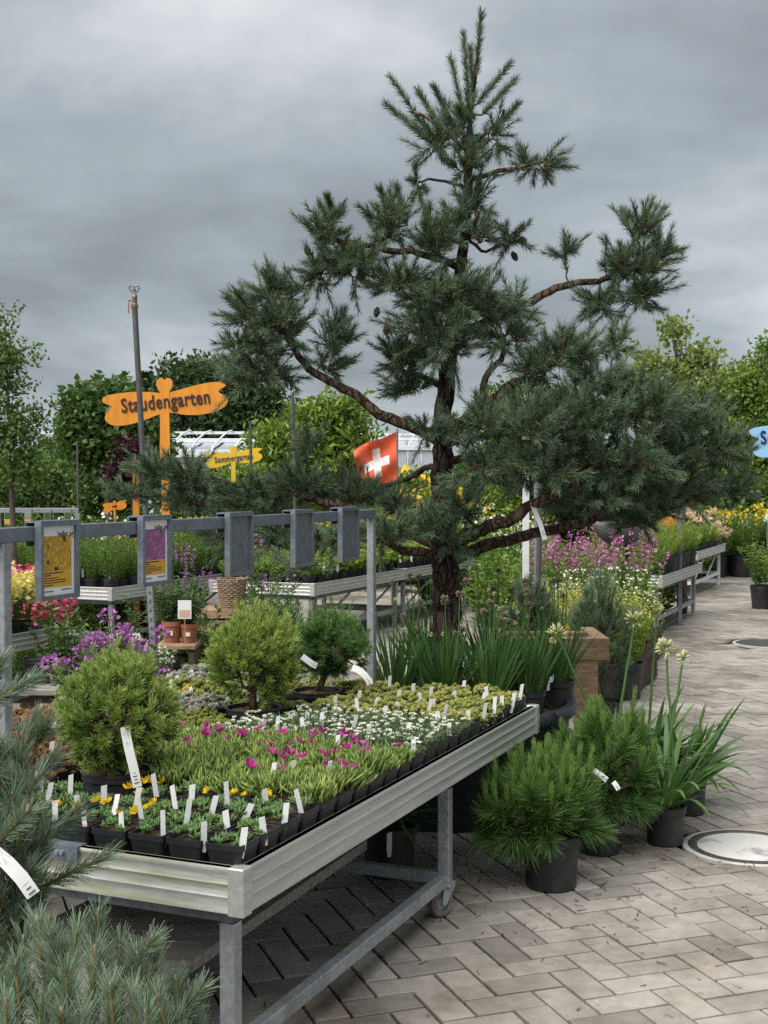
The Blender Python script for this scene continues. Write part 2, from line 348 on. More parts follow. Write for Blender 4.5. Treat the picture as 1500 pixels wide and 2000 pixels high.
M['pine'] = mat_leaf('pine_needles', [(0.0, (0.15, 0.095, 0.040)), (0.035, (0.036, 0.066, 0.038)), (0.5, (0.088, 0.148, 0.090)), (1.0, (0.195, 0.275, 0.170))], 0.45, 0.12)
M['pine_blue'] = mat_leaf('blue_pine_needles', ls((0.080, 0.128, 0.088), (0.165, 0.240, 0.165), (0.290, 0.375, 0.270)), 0.45, 0.14)
M['pine_fresh'] = mat_leaf('fresh_pine_needles', ls((0.045, 0.090, 0.026), (0.140, 0.230, 0.055), (0.36, 0.46, 0.12)), 0.45, 0.2)
M['pine_mid'] = mat_leaf('mid_pine_needles', ls((0.042, 0.093, 0.033), (0.093, 0.180, 0.057), (0.195, 0.307, 0.102)), 0.45, 0.18)
M['pine_long'] = mat_leaf('long_pine_needles', ls((0.033, 0.075, 0.021), (0.078, 0.158, 0.039), (0.173, 0.285, 0.069)), 0.42, 0.16)
M['strap'] = mat_leaf('strap_leaves', ls((0.039, 0.091, 0.028), (0.081, 0.168, 0.048), (0.161, 0.273, 0.077)), 0.38, 0.2)
M['succ'] = mat_leaf('succulent_green', ls((0.056, 0.119, 0.037), (0.125, 0.219, 0.069), (0.231, 0.331, 0.106)), 0.4, 0.18)
M['delo'] = mat_leaf('ice_plant_green', ls((0.068, 0.126, 0.032), (0.184, 0.273, 0.065), (0.378, 0.452, 0.105)), 0.4, 0.25)
M['white_leaf'] = mat_leaf('grey_green_leaves', ls((0.055, 0.094, 0.044), (0.116, 0.176, 0.083), (0.209, 0.275, 0.132)), 0.5, 0.2)
M['sedum_y'] = mat_leaf('yellow_sedum', ls((0.085, 0.120, 0.026), (0.235, 0.290, 0.066), (0.41, 0.43, 0.115), (0.46, 0.31, 0.10)), 0.45, 0.22)
M['sedum_g'] = mat_leaf('green_sedum', ls((0.077, 0.110, 0.022), (0.209, 0.242, 0.050), (0.363, 0.341, 0.072)), 0.45, 0.22)
M['sedum_r'] = mat_leaf('red_sedum', ls((0.103, 0.034, 0.025), (0.253, 0.069, 0.046), (0.230, 0.172, 0.060), (0.460, 0.161, 0.075)), 0.5, 0.2)
M['sedum_grey'] = mat_leaf('grey_sedum', ls((0.121, 0.132, 0.094), (0.264, 0.275, 0.209), (0.440, 0.440, 0.352)), 0.55, 0.15)
M['herb'] = mat_leaf('herb_leaves', ls((0.056, 0.112, 0.025), (0.131, 0.225, 0.045), (0.250, 0.362, 0.077)), 0.5, 0.3)
M['herb_dark'] = mat_leaf('dark_herb_leaves', ls((0.034, 0.072, 0.023), (0.075, 0.137, 0.042), (0.150, 0.227, 0.072)), 0.5, 0.25)
M['herb_lime'] = mat_leaf('lime_herb_leaves', ls((0.094, 0.160, 0.024), (0.209, 0.303, 0.050), (0.363, 0.429, 0.094)), 0.5, 0.32)
M['herb_gold'] = mat_leaf('golden_herb_leaves', ls((0.13, 0.15, 0.028), (0.30, 0.27, 0.045), (0.50, 0.37, 0.055)), 0.5, 0.32)
M['copper'] = mat_leaf('purple_leaves', ls((0.030, 0.012, 0.016), (0.060, 0.022, 0.030), (0.10, 0.036, 0.045)), 0.5, 0.2)
M['tree_a'] = mat_leaf('tree_leaves_mid', ls((0.041, 0.084, 0.022), (0.092, 0.169, 0.041), (0.182, 0.277, 0.074)), 0.5, 0.3)
M['tree_b'] = mat_leaf('tree_leaves_light', ls((0.084, 0.144, 0.024), (0.180, 0.276, 0.046), (0.324, 0.420, 0.090)), 0.5, 0.34)
M['tree_c'] = mat_leaf('tree_leaves_pale', ls((0.121, 0.176, 0.050), (0.231, 0.297, 0.083), (0.396, 0.451, 0.165)), 0.5, 0.34)
M['tree_d'] = mat_leaf('tree_leaves_dark', ls((0.026, 0.055, 0.021), (0.055, 0.101, 0.034), (0.104, 0.163, 0.055)), 0.5, 0.22)
def fl(name, *c): M[name] = mat_leaf(name, ls(*c), 0.5, 0.3)
fl('petal_yellow', (0.60, 0.36, 0.012), (0.82, 0.56, 0.02), (0.88, 0.66, 0.04)); fl('petal_pale', (0.66, 0.56, 0.16), (0.80, 0.72, 0.28), (0.85, 0.80, 0.42))
fl('petal_magenta', (0.32, 0.010, 0.20), (0.56, 0.022, 0.36), (0.66, 0.12, 0.46)); fl('petal_white', (0.66, 0.68, 0.62), (0.80, 0.81, 0.78), (0.86, 0.86, 0.84))
fl('petal_purple', (0.24, 0.05, 0.32), (0.42, 0.12, 0.50), (0.58, 0.28, 0.64)); fl('petal_pink', (0.55, 0.06, 0.18), (0.72, 0.16, 0.32), (0.80, 0.34, 0.46))
fl('petal_mauve', (0.42, 0.09, 0.34), (0.55, 0.20, 0.47), (0.68, 0.38, 0.58)); fl('petal_orange', (0.60, 0.10, 0.02), (0.70, 0.18, 0.03), (0.75, 0.28, 0.05))
fl('petal_blush', (0.66, 0.40, 0.30), (0.76, 0.56, 0.44), (0.82, 0.70, 0.58)); fl('bud_green', (0.26, 0.32, 0.08), (0.44, 0.48, 0.18), (0.70, 0.70, 0.45))
fl('petal_gold', (0.28, 0.29, 0.06), (0.42, 0.40, 0.10), (0.60, 0.54, 0.18)); fl('seed_head', (0.16, 0.11, 0.075), (0.27, 0.20, 0.14), (0.38, 0.30, 0.22))
def mat_tag():
    m, t, b, o = base_mat('printed_tag'); tcn = nd(t, 'ShaderNodeTexCoord'); s = nd(t, 'ShaderNodeSeparateXYZ'); t.links.new(tcn.outputs['Object'], s.inputs[0])
    n = noise(t, scaled(t, tcn.outputs['Object'], (1, 1, 1)), 900, 2)
    w = nd(t, 'ShaderNodeTexWave'); w.inputs['Scale'].default_value = 75; w.bands_direction = 'X'; t.links.new(tcn.outputs['Object'], w.inputs['Vector'])
    a = ramp(t, w.outputs[0], [(0.78, (0, 0, 0)), (0.92, (0.8, 0.8, 0.8))]); bb = ramp(t, n, [(0.50, (0, 0, 0)), (0.58, (1, 1, 1))])
    msk = mixc(t, 1.0, a, bb, 'MULTIPLY')
    t.links.new(mixc(t, msk, (0.80, 0.81, 0.82), (0.13, 0.14, 0.17)), b.inputs['Base Color']); b.inputs['Roughness'].default_value = 0.4; return m
M['tag'] = mat_tag()
def mat_paver(name, island):
    m, t, b, o = base_mat(name); g = nd(t, 'ShaderNodeNewGeometry'); oi = nd(t, 'ShaderNodeObjectInfo')
    rnd = g.outputs['Random Per Island'] if island else oi.outputs['Random']; pos = g.outputs['Position']
    tone = ramp(t, rnd, [(0.0, (0.235, 0.222, 0.203)), (0.25, (0.315, 0.298, 0.272)), (0.7, (0.375, 0.356, 0.325)), (0.9, (0.36, 0.328, 0.295)), (1.0, (0.42, 0.41, 0.39))])
    big = noise(t, pos, 1.15, 5, 0.62); stain = ramp(t, big, [(0.34, (0.50, 0.46, 0.42)), (0.45, (0.86, 0.84, 0.82)), (0.60, (1.08, 1.08, 1.08))])
    c = mixc(t, 1.0, tone, stain, 'MULTIPLY')
    mid = noise(t, pos, 9, 6, 0.68); c = mixc(t, 1.0, c, ramp(t, mid, [(0.30, (0.74, 0.72, 0.69)), (0.62, (1.06, 1.06, 1.05))]), 'MULTIPLY')
    fine = noise(t, pos, 330, 3, 0.7); c = mixc(t, 1.0, c, ramp(t, fine, [(0.35, (0.78, 0.77, 0.76)), (0.65, (1.14, 1.14, 1.14))]), 'MULTIPLY')
    t.links.new(c, b.inputs['Base Color'])
    rr = ramp(t, big, [(0.34, (0.42, 0.42, 0.42)), (0.55, (0.78, 0.78, 0.78))]); t.links.new(rr, b.inputs['Roughness']); b.inputs['Specular IOR Level'].default_value = 0.25
    bump(t, b, fine, 0.35, 0.002); return m
M['paver'] = mat_paver('concrete_paver', False); M['paver_far'] = mat_paver('concrete_paver_joined', True)
M['joint'] = mat_plain('joint_sand', (0.026, 0.022, 0.018), (0.05, 0.043, 0.034), 30, 0.95, spec=0.1)
M['ground'] = mat_plain('far_ground', (0.20, 0.185, 0.165), (0.135, 0.125, 0.11), 1.5, 0.9, spec=0.15)
M['concrete'] = mat_plain('pale_concrete', (0.50, 0.49, 0.46), (0.30, 0.29, 0.27), 7, 0.85, bmp=0.3, bscale=60, contrast=(0.42, 0.70))
M['stained'] = mat_plain('stained_concrete', (0.58, 0.57, 0.54), (0.10, 0.095, 0.088), 4.5, 0.85, bmp=0.3, bscale=60, contrast=(0.54, 0.72))
M['iron'] = mat_plain('cast_iron', (0.05, 0.05, 0.05), (0.09, 0.088, 0.085), 40, 0.6, 0.3, bmp=0.3)

# ------------------------------------------------------------------ ground and paving
g = Geo(); g.box(-400, 400, -60, 900, -0.30, -0.022)
tag(ob('ground', g, M['ground']), 'wide level ground sheet reaching to the horizon', kind='structure')
paving = thing('paving', 'beige concrete paving laid in a herringbone pattern', None)
del paving['label']; paving['label'] = 'beige concrete pavers laid in herringbone with dark joints'; paving['kind'] = 'structure'
g = Geo(); g.box(-7, 9, 1.2, 34, -0.02, -0.0135); ob('joint_bed', g, M['joint'], paving)
BW, BL, JT = 0.1145, 0.229, 0.0105
pang = R(-19.4)                                   # courses run 19.4 degrees off the view axis
ax = np.array([math.cos(-pang), math.sin(-pang)]) ; ax = np.array([math.cos(R(19.4)), math.sin(R(19.4))]); ay = np.array([-ax[1], ax[0]])
MH = PG(1462, 1655); MHR = 0.275                   # manhole
MH2 = PG(1500, 1257)
def brick_geo(l, w, dz=0.0):
    g = Geo(); x, y = l / 2 - JT / 2, w / 2 - JT / 2; c = 0.0022
    V = [(sx * x, sy * y, -0.03) for sx, sy in ((-1, -1), (1, -1), (1, 1), (-1, 1))] + [(sx * x, sy * y, -c) for sx, sy in ((-1, -1), (1, -1), (1, 1), (-1, 1))] + [(sx * (x - c), sy * (y - c), 0) for sx, sy in ((-1, -1), (1, -1), (1, 1), (-1, 1))]
    Fq = [(i, (i + 1) % 4, 4 + (i + 1) % 4, 4 + i) for i in range(4)] + [(4 + i, 4 + (i + 1) % 4, 8 + (i + 1) % 4, 8 + i) for i in range(4)] + [(8, 9, 10, 11)]
    return g.add(V, Fq)
brick_me = brick_geo(BL, BW).mesh('brick', M['paver'])
bV = np.concatenate(brick_geo(BL, BW).V); bF = np.concatenate(brick_geo(BL, BW).F)
cells = []
I, J = np.meshgrid(np.arange(-120, 330), np.arange(-60, 330), indexing='ij'); k = (I - J) % 4
for horiz, res in ((True, 0), (False, 3)):
    s_ = k == res; i = I[s_].astype(float); j = J[s_].astype(float)
    cx = (i + (1.0 if horiz else 0.5)) * BW; cy = (j + (0.5 if horiz else 1.0)) * BW
    X = cx * ax[0] + cy * ay[0] - 0.03; Y = cx * ax[1] + cy * ay[1] + 0.05
    keep = (Y > 1.3) & (Y < 33) & (X > -6.5) & (X < 8.6) & (np.abs(X) < 0.36 * Y + 1.2)
    keep &= np.hypot(X - MH[0], Y - MH[1]) > MHR + 0.01
    keep &= np.hypot(X - MH2[0], Y - MH2[1]) > 0.40
    cells.append(np.stack([X[keep], Y[keep], np.full(keep.sum(), 0.0 if horiz else math.pi / 2)], -1))
cells = np.concatenate(cells)
px = 750 + F_PX * cells[:, 0] / cells[:, 1]; py = 940 + F_PX * CAM_H / cells[:, 1]
inview = (px > -30) & (px < 1530) & (py < 2015) & ((py - 940) > 0) & ~((px < 420) & (py > 1750)) & ~((px < 700) & (py < 1640))
order = np.argsort(np.where(inview, cells[:, 1], 1e9))
first = order[:300]; rest = order[300:]
a0 = math.atan2(ax[1], ax[0]); zj = rng.normal(0, 0.0012, len(cells)); rj = rng.normal(0, 0.006, len(cells))
for q in first:
    o = bpy.data.objects.new('brick', brick_me); col.objects.link(o); o.parent = paving
    o.location = (cells[q, 0], cells[q, 1], zj[q]); o.rotation_euler = (rng.normal(0, 0.004), rng.normal(0, 0.004), a0 + cells[q, 2] + rj[q])
an = a0 + cells[rest, 2] + rj[rest]; ca, sa = np.cos(an)[:, None], np.sin(an)[:, None]
VV = np.stack([bV[None, :, 0] * ca - bV[None, :, 1] * sa + cells[rest, 0][:, None], bV[None, :, 0] * sa + bV[None, :, 1] * ca + cells[rest, 1][:, None], np.broadcast_to(bV[None, :, 2], (len(rest), len(bV))) + zj[rest][:, None]], -1)
g = Geo(); g.add(VV.reshape(-1, 3), (bF[None] + (np.arange(len(rest)) * len(bV))[:, None, None]).reshape(-1, 4))
ob('bricks', g, M['paver_far'], paving, stuff=True)
def manhole(c, r, label, plain=False):
    t = thing('manhole_cover', label, 'manhole', (c[0], c[1], 0))
    g = Geo(); g.lathe([(r, -0.02), (r, 0.002), (r - 0.004, 0.004), (r * 0.915, 0.004), (r * 0.91, -0.004)], 56); ob('concrete_ring', g, M['concrete'], t)
    g = Geo(); g.lathe([(r * 0.905, -0.02), (r * 0.905, 0.006), (r * 0.885, 0.008), (r * 0.80, 0.008), (r * 0.785, 0.003), (r * 0.78, -0.02)], 56); ob('iron_ring', g, M['iron'], t)
    g = Geo(); g.lathe([(r * 0.775, -0.02), (r * 0.775, 0.003), (r * 0.75, 0.005), (0.0005, 0.006)], 56); ob('infill', g, M['iron'] if plain else M['stained'], t)
manhole(MH, MHR, 'round manhole cover with pale concrete infill and black iron ring')
manhole(MH2, 0.33, 'dark iron manhole cover farther along the paved path', True)

# ------------------------------------------------------------------ benches
UA = math.atan2(0.918, 0.397)                      # long side of the benches: 23.4 degrees off the view axis
Ud = np.array([math.cos(UA), math.sin(UA), 0]); Vd = np.array([-math.sin(UA), math.cos(UA), 0])
RIMH = 0.112
def rim_profile(h):
    pts = [(-0.016, h), (0.004, h), (0.006, h - 0.004), (0.006, h - 0.010)]
    for q in range(3):
        z1 = h - 0.012 - q * (h - 0.016) / 3; z0 = z1 - (h - 0.016) / 3
        pts += [(0.0032, z1 - 0.003), (0.0020, z1 - 0.012), (0.0034, z0 + 0.008), (0.0058, z0 + 0.003)]
    pts += [(0.006, 0.0), (-0.012, 0.0)]
    return pts
def rim(geo, p, q, outn, h):
    """extruded ridged sheet from p to q (2-d local), outward normal outn"""
    pr = rim_profile(h); k = len(pr)
    V = [(e[0] + outn[0] * o, e[1] + outn[1] * o, z) for e in (p, q) for o, z in pr] + [(e[0] + outn[0] * (o - 0.003), e[1] + outn[1] * (o - 0.003), z) for e in (p, q) for o, z in pr]
    Fq = [(i, i + 1, k + i + 1, k + i) for i in range(k - 1)] + [(2 * k + i, 3 * k + i, 3 * k + i + 1, 2 * k + i + 1) for i in range(k - 1)]
    geo.add(V, Fq)
def bench(name, label, cat, loc, L, W, ztop, detail=True, front_mat='alu', wheels=False, braces=False, legm='galv', rz=UA, group=None, ins=0.10, leg2=None):
    t = thing(name, label, cat, (loc[0], loc[1], 0), rz, group); zb = ztop - RIMH; c = 0.034
    for nm, p, q, on, mt in (('rim', (c, 0), (L - c, 0), (0, -1), 'alu'), ('rim', (0, c), (0, W - c), (-1, 0), front_mat), ('rim', (c, W), (L - c, W), (0, 1), 'alu'), ('rim', (L, c), (L, W - c), (1, 0), 'alu')):
        g = Geo(); rim(g, p, q, on, RIMH); o = ob(nm, g, M[mt], t, loc=(0, 0, zb))
    for x in (0, L):
        for y in (0, W):
            g = Geo(); sx = 1 if x == 0 else -1; sy = 1 if y == 0 else -1
            x0, x1 = sorted((x - sx * 0.009, x + sx * 0.036)); y0, y1 = sorted((y - sy * 0.009, y + sy * 0.036))
            g.box(x0, x1, y0, y1, zb - 0.006, zb + RIMH + 0.001, 0.003); ob('corner_cap', g, M['alu'], t)
    g = Geo(); g.box(0.012, L - 0.012, 0.012, W - 0.012, zb + RIMH - 0.056, zb + RIMH - 0.040); ob('tray_floor', g, M['galv_dark'], t)
    # underframe
    zl = zb - 0.002; lw = 0.042; zr = 0.13 if wheels else 0.18; foot = 0.115 if wheels else 0.0
    xs = (ins, leg2 or L - ins); ys = (0.075, W - 0.075)
    for y in ys:
        g = Geo(); g.bar((ins - 0.02, y, zl - 0.022), (L - ins + 0.02, y, zl - 0.022), 0.03, 0.044); ob('top_rail', g, M['galv_dark'], t)
    for x in xs:
        g = Geo(); g.bar((x, 0.06, zl - 0.0245), (x, W - 0.06, zl - 0.0245), 0.034, 0.040); ob('cross_rail', g, M['galv_dark'], t)
        for y in ys:
            g = Geo(); g.bar((x, y, zl - 0.046), (x, y, foot), lw, lw, up=(1, 0, 0)); ob('leg', g, M[legm], t)
    for y in ys if wheels else ys[:1]:
        g = Geo(); g.bar((ins + 0.022, y, zr), (xs[1] - 0.022, y, zr), 0.036, 0.042); ob('lower_rail', g, M[legm], t)
    for x in xs:
        g = Geo(); g.bar((x, 0.098, zr + 0.002), (x, W - 0.098, zr + 0.002), 0.036, 0.042); ob('lower_rail', g, M[legm], t)
    if braces:
        for x0 in np.arange(ins, L - 0.9, 1.05):
            g = Geo(); g.bar((x0 + 0.04, 0.08, zr), (x0 + 0.85, 0.08, zl - 0.05), 0.018, 0.018); ob('brace', g, M[legm], t)
    if wheels:
        for x in xs:
            for y in ys:
                g = Geo(); g.box(x - 0.03, x + 0.03, y - 0.03, y + 0.03, 0.105, 0.120, 0.004); k = ob('caster', g, M['galv'], t)
                s_ = 0.0
                gw = Geo(); gw.lathe([(0.030, -0.014), (0.049, -0.016), (0.054, -0.010), (0.054, 0.010), (0.049, 0.016), (0.030, 0.014)], 28)
                w_ = ob('tyre', gw, M['rubber'], k); gh = Geo(); gh.lathe([(0.008, -0.017), (0.012, -0.017), (0.014, -0.010), (0.0305, -0.010), (0.0305, 0.010), (0.014, 0.010), (0.012, 0.017), (0.008, 0.017)], 24)
                h_ = ob('hub', gh, M['galv'], k)
                for w__ in (w_, h_):
                    w__.rotation_euler = (math.pi / 2, 0, R(-22)); w__.location = (x - 0.022, y + 0.010, 0.054)
                gf = Geo(); ca, sa = math.cos(R(-22)), math.sin(R(-22))
                for s2 in (-1, 1):
                    oy = s2 * 0.021
                    prof = [(-0.036, 0.050), (-0.020, 0.040), (-0.010, 0.050), (0.030, 0.108), (-0.030, 0.108)]
                    V = [(x + ca * px_ - sa * (oy + d_), y + sa * px_ + ca * (oy + d_), pz_) for d_ in (-0.0015, 0.0015) for px_, pz_ in prof]
                    gf.add(V, [(4, 3, 2, 1, 0)]); gf.F[-1] = gf.F[-1]; gf.F.append(np.array([[5, 6, 7, 8, 9]]) + gf.n - 10)
                    gf.F.append(np.array([(i, (i + 1) % 5, 5 + (i + 1) % 5, 5 + i) for i in range(5)]) + gf.n - 10)
                ob('fork', gf, M['galv'], k)
    return t
BN = np.array([-0.342, 3.057, 0]); BLN, BWD, BZ = 2.47, 1.60, 0.617
def bw(u, v, z=0.0): return BN + Ud * u + Vd * v + np.array([0, 0, z])
main = bench('rolling_bench', 'long aluminium rolling bench filled with small potted succulents', 'bench', BN, BLN, BWD, BZ, front_mat='algae', wheels=True, ins=0.075, leg2=1.585)
g = Geo(); g.box(-0.014, 0.030, 0.47, 0.80, BZ - 0.012, BZ + 0.004, 0.002); g.box(-0.016, -0.0125, 0.47, 0.80, BZ - 0.034, BZ + 0.004); br = ob('bracket', g, M['galv_blue'], main)
for y in (0.515, 0.53):
    g = Geo(); g.lathe([(0.0005, 0.008), (0.006, 0.008), (0.007, 0.0), (0.007, -0.002)], 8); o = ob('bolt', g, M['galv'], br); o.rotation_euler = (0, -math.pi / 2, 0); o.location = (-0.0165, y, BZ - 0.014)
FLOOR = BZ - 0.040

# sheet of plywood lying on blocks under the bench
pl = thing('plywood_sheet', 'weathered grey plywood sheet lying on blocks beneath the rolling bench', 'plywood', (0, 0, 0))
a_, b_ = P(727, 1641, 4.62), P(375, 1928, 3.42)
dirp = norm(np.array([a_[0] - b_[0], a_[1] - b_[1], 0])); perp = np.array([-dirp[1], dirp[0], 0])
zz_ = 0.26; L_ = 1.9; c0 = np.array([a_[0], a_[1], 0])
g = Geo(); V = []
for z in (zz_ - 0.034, zz_):
    for s, r in ((0.0, 0.05), (-0.015, 0.015), (-0.05, 0.0), (-L_, 0.0), (-L_, 0.55), (0.0, 0.55)):
        V.append(c0 + dirp * s + perp * r + np.array([0, 0, z]))
g.add(V, [(i, (i + 1) % 6, 6 + (i + 1) % 6, 6 + i) for i in range(6)]); g.F.append(np.array([[11, 10, 9, 8, 7, 6][::-1]])); g.F.append(np.array([[5, 4, 3, 2, 1, 0]]))
ob('sheet', g, M['wood_grey'], pl)
for s, r in ((-0.45, 0.42), (-1.6, 0.42)):
    c = c0 + dirp * s + perp * r; g = Geo(); g.box(-0.07, 0.07, -0.1, 0.1, -0.004, zz_ - 0.033, 0.004); ob('block', g, M['wood_dark'], pl, loc=(c[0], c[1], 0), rz=math.atan2(dirp[1], dirp[0]))

# ------------------------------------------------------------------ sign rail above the bench
FV, FU0, FU1, FZ1 = 0.74, 0.034, 2.435, 1.427
sf = thing('sign_rail', 'grey zinc goalpost rail standing in the rolling bench and carrying five sign holders', 'rail', bw(0, FV), UA)
g = Geo(); g.bar((FU0 - 0.25, 0, FZ1 - 0.020), (FU1 + 0.015, 0, FZ1 - 0.020), 0.026, 0.040); ob('beam', g, M['galv_blue'], sf)
for u in (FU0, FU1):
    g = Geo(); g.bar((u, 0, FLOOR - 0.005), (u, 0, FZ1 - 0.041), 0.032, 0.032, up=(1, 0, 0)); ob('post', g, M['galv'], sf)
def mat_print(name, c1, c2, c3, s):
    m, t, b, o = base_mat(name); tcn = nd(t, 'ShaderNodeTexCoord'); vo = nd(t, 'ShaderNodeTexVoronoi'); vo.inputs['Scale'].default_value = s
    t.links.new(scaled(t, tcn.outputs['Object'], (1, 1, 0.55)), vo.inputs['Vector']); n = noise(t, tcn.outputs['Object'], 22, 3)
    c = ramp(t, vo.outputs[0], [(0.15, c1), (0.55, c2)]); msk = ramp(t, n, [(0.56, (0, 0, 0)), (0.60, (1, 1, 1))])
    t.links.new(mixc(t, msk, c, c3), b.inputs['Base Color']); b.inputs['Roughness'].default_value = 0.35; return m
M['print_yellow'] = mat_print('print_yellow_flowers', (0.72, 0.46, 0.02), (0.40, 0.22, 0.015), (0.035, 0.025, 0.03), 130)
M['print_purple'] = mat_print('print_purple_flowers', (0.48, 0.17, 0.42), (0.24, 0.07, 0.20), (0.07, 0.10, 0.05), 110)

def text_mesh(body, size, extrude, mat, bold=0.0, spacing=1.0):
    cu = bpy.data.curves.new('lettering', 'FONT'); cu.body = body; cu.size = size; cu.extrude = extrude; cu.offset = bold; cu.align_x = 'CENTER'; cu.align_y = 'CENTER'; cu.space_character = spacing
    cu.resolution_u = 3
    o = bpy.data.objects.new('lettering_tmp', cu); col.objects.link(o)
    dg = bpy.context.evaluated_depsgraph_get(); dg.update()
    me = bpy.data.meshes.new_from_object(o.evaluated_get(dg)); bpy.data.objects.remove(o); bpy.data.curves.remove(cu)
    me.materials.clear(); me.materials.append(mat); me.name = 'lettering'; return me

def holder(px0, px1, py0, py1, label, prn):
    # position along the rail from the pixel columns; the holder lies in the rail's plane
    def u_at(px):
        a = (px - 750) / F_PX; o = bw(0, FV - 0.03); return (a * o[1] - o[0]) / (Ud[0] - a * Ud[1])
    u0, u1 = u_at(px0), u_at(px1); um = (u0 + u1) / 2; d = bw(um, FV - 0.03)[1]
    z1 = P(0, py0, d)[2]; z0 = P(0, py1, d)[2]; w = u1 - u0; h = z1 - z0
    t = thing('sign_holder', label, 'sign', bw(u0, FV, z0), UA, 'sign holders on the zinc rail')
    yf, yb = -0.036, 0.020; fr = 0.012
    g = Geo(); g.box(0.004, w - 0.004, yf + 0.012, -0.0155, 0.004, h - 0.004); ob('back_plate', g, M['galv_dark'] if not prn else M['galv_blue'], t)
    for x0_, x1_, z0_, z1_ in ((0, fr, 0, h), (w - fr, w, 0, h), (fr, w - fr, 0, fr), (fr, w - fr, h - fr - 0.003, h)):
        g = Geo(); g.box(x0_, x1_, yf + (0.0006 if z1_ - z0_ < 0.05 else 0), -0.0145, z0_, z1_); ob('frame', g, M['galv_blue'], t)
    g = Geo(); g.box(0.002, w - 0.002, -0.0144, yb, h - 0.0055, h - 0.001); g.box(0.002, w - 0.002, yb - 0.003, yb, h - 0.07, h - 0.006); ob('hook', g, M['galv_blue'], t)
    if prn:
        yy = yf + 0.0115; x0_, x1_ = fr + 0.001, w - fr - 0.001
        def layer(nm, xa, xb, za, zb, dy, mt): 
            g = Geo(); g.box(xa, xb, yy - dy, yy - dy + 0.0004, za, zb); return ob(nm, g, mt, cd_)
        g = Geo(); g.box(x0_, x1_, yy - 0.001, yy, fr, h - fr - 0.004); cd_ = ob('card', g, M['white_card'], t)
        hh = h - 2 * fr
        layer('photo_print', x0_, x1_ - w * 0.075, fr + hh * 0.345, fr + hh * 0.84, 0.0016, M[prn])
        layer('text_panel', x0_, x1_ - w * 0.075, fr + hh * 0.115, fr + hh * 0.340, 0.0017, M['amber'])
        for q, (ln, bo) in enumerate(((0.70, 1), (0.28, 1), (0.52, 0), (0.80, 0), (0.78, 0), (0.36, 0))):
            zc = fr + hh * (0.318 - 0.033 * q - (0.006 if q > 1 else 0)); hw = (x1_ - x0_) * 0.9 * ln
            layer('text_line', x0_ + 0.004, x0_ + 0.004 + hw, zc - 0.0012 - 0.0003 * bo, zc + 0.0012 + 0.0004 * bo, 0.0021, M['ink'])
        layer('text_line', x0_ + 0.004, x0_ + w * 0.3, fr + hh * 0.052, fr + hh * 0.066, 0.0021, M['ink_grey']); layer('text_line', x1_ - w * 0.34, x1_ - w * 0.08, fr + hh * 0.062, fr + hh * 0.076, 0.0021, M['ink_grey'])
        o = ob('lettering', text_mesh('haller ag', 0.021, 0.0003, M['ink_grey'], 0.0004), None, cd_); o.rotation_euler = (math.pi / 2, 0, 0); o.location = (w * 0.70, yy - 0.0015, h - fr - 0.027)
    return t
holder(76, 152, 1016, 1170, 'sign holder with a yellow flower photo over an amber text panel', 'print_yellow')
holder(276, 333, 1006, 1143, 'sign holder with a purple flower photo over an amber text panel', 'print_purple')
holder(446, 493, 1000, 1123, 'empty grey sign holder beside the purple flower sign', None)
holder(574, 611, 995, 1106, 'empty grey sign holder between two other empty holders', None)
holder(666, 700, 990, 1095, 'empty grey sign holder next to the end post of the rail', None)

# ------------------------------------------------------------------ small pots on the bench
def square_pot(w, h):
    g = Geo(); b = w * 0.36; t = w * 0.47; r = w / 2; c = 0.006
    rings = [(b, 0, 0), (t, h - 0.016, 0), (r, h - 0.015, 0), (r, h, 0), (r - 0.004, h, 0), (t - 0.006, h - 0.02, 0), (b - 0.004, 0.01, 0)]
    V = []
    for q, z, _ in rings:
        V += [(-q + c, -q, z), (q - c, -q, z), (q, -q + c, z), (q, q - c, z), (q - c, q, z), (-q + c, q, z), (-q, q - c, z), (-q, -q + c, z)]
    k = len(rings); Fq = [(r_ * 8 + i, r_ * 8 + (i + 1) % 8, r_ * 8 + 8 + (i + 1) % 8, r_ * 8 + 8 + i) for r_ in range(k - 1) for i in range(8)]
    g.add(V, Fq); return g
def soil_sq(w, z):
    g = Geo(); n = 7; q = w * 0.455; xs = np.linspace(-q, q, n); X, Y = np.meshgrid(xs, xs, indexing='ij')
    Z = z + 0.006 * rng.random((n, n)) + 0.006 * np.exp(-(X ** 2 + Y ** 2) / (q * q * 0.5))
    i, j = np.meshgrid(np.arange(n - 1), np.arange(n - 1), indexing='ij'); f = (i * n + j).ravel()
    return g.add(np.stack([X, Y, Z], -1).reshape(-1, 3), np.stack([f, f + n, f + n + 1, f + 1], -1))
def tag_geo(h, w=0.016, lean=0.0):
    g = Geo(); th = 0.0007; V = []
    for y in (-th, th):
        V += [(-w * 0.32, y, 0), (w * 0.32, y, 0), (w / 2, y, h * 0.3), (w / 2, y, h), (-w / 2 * 0.9, y, h * 0.955), (-w / 2, y, h * 0.3)]
    g.add(V, [(i, (i + 1) % 6, 6 + (i + 1) % 6, 6 + i) for i in range(6)]); g.F.append(np.array([[0, 1, 2, 3, 4, 5]])); g.F.append(np.array([[11, 10, 9, 8, 7, 6]])); return g
PW, PH = 0.102, 0.088
pot_me = square_pot(PW, PH).mesh('pot', M['black_plastic']); soil_me = soil_sq(PW, PH - 0.014).mesh('soil', M['soil'])
tag_me = [tag_geo(0.085).mesh('plant_tag', M['tag']), tag_geo(0.098, 0.0145).mesh('plant_tag', M['tag']), tag_geo(0.076, 0.017).mesh('plant_tag', M['tag'])]
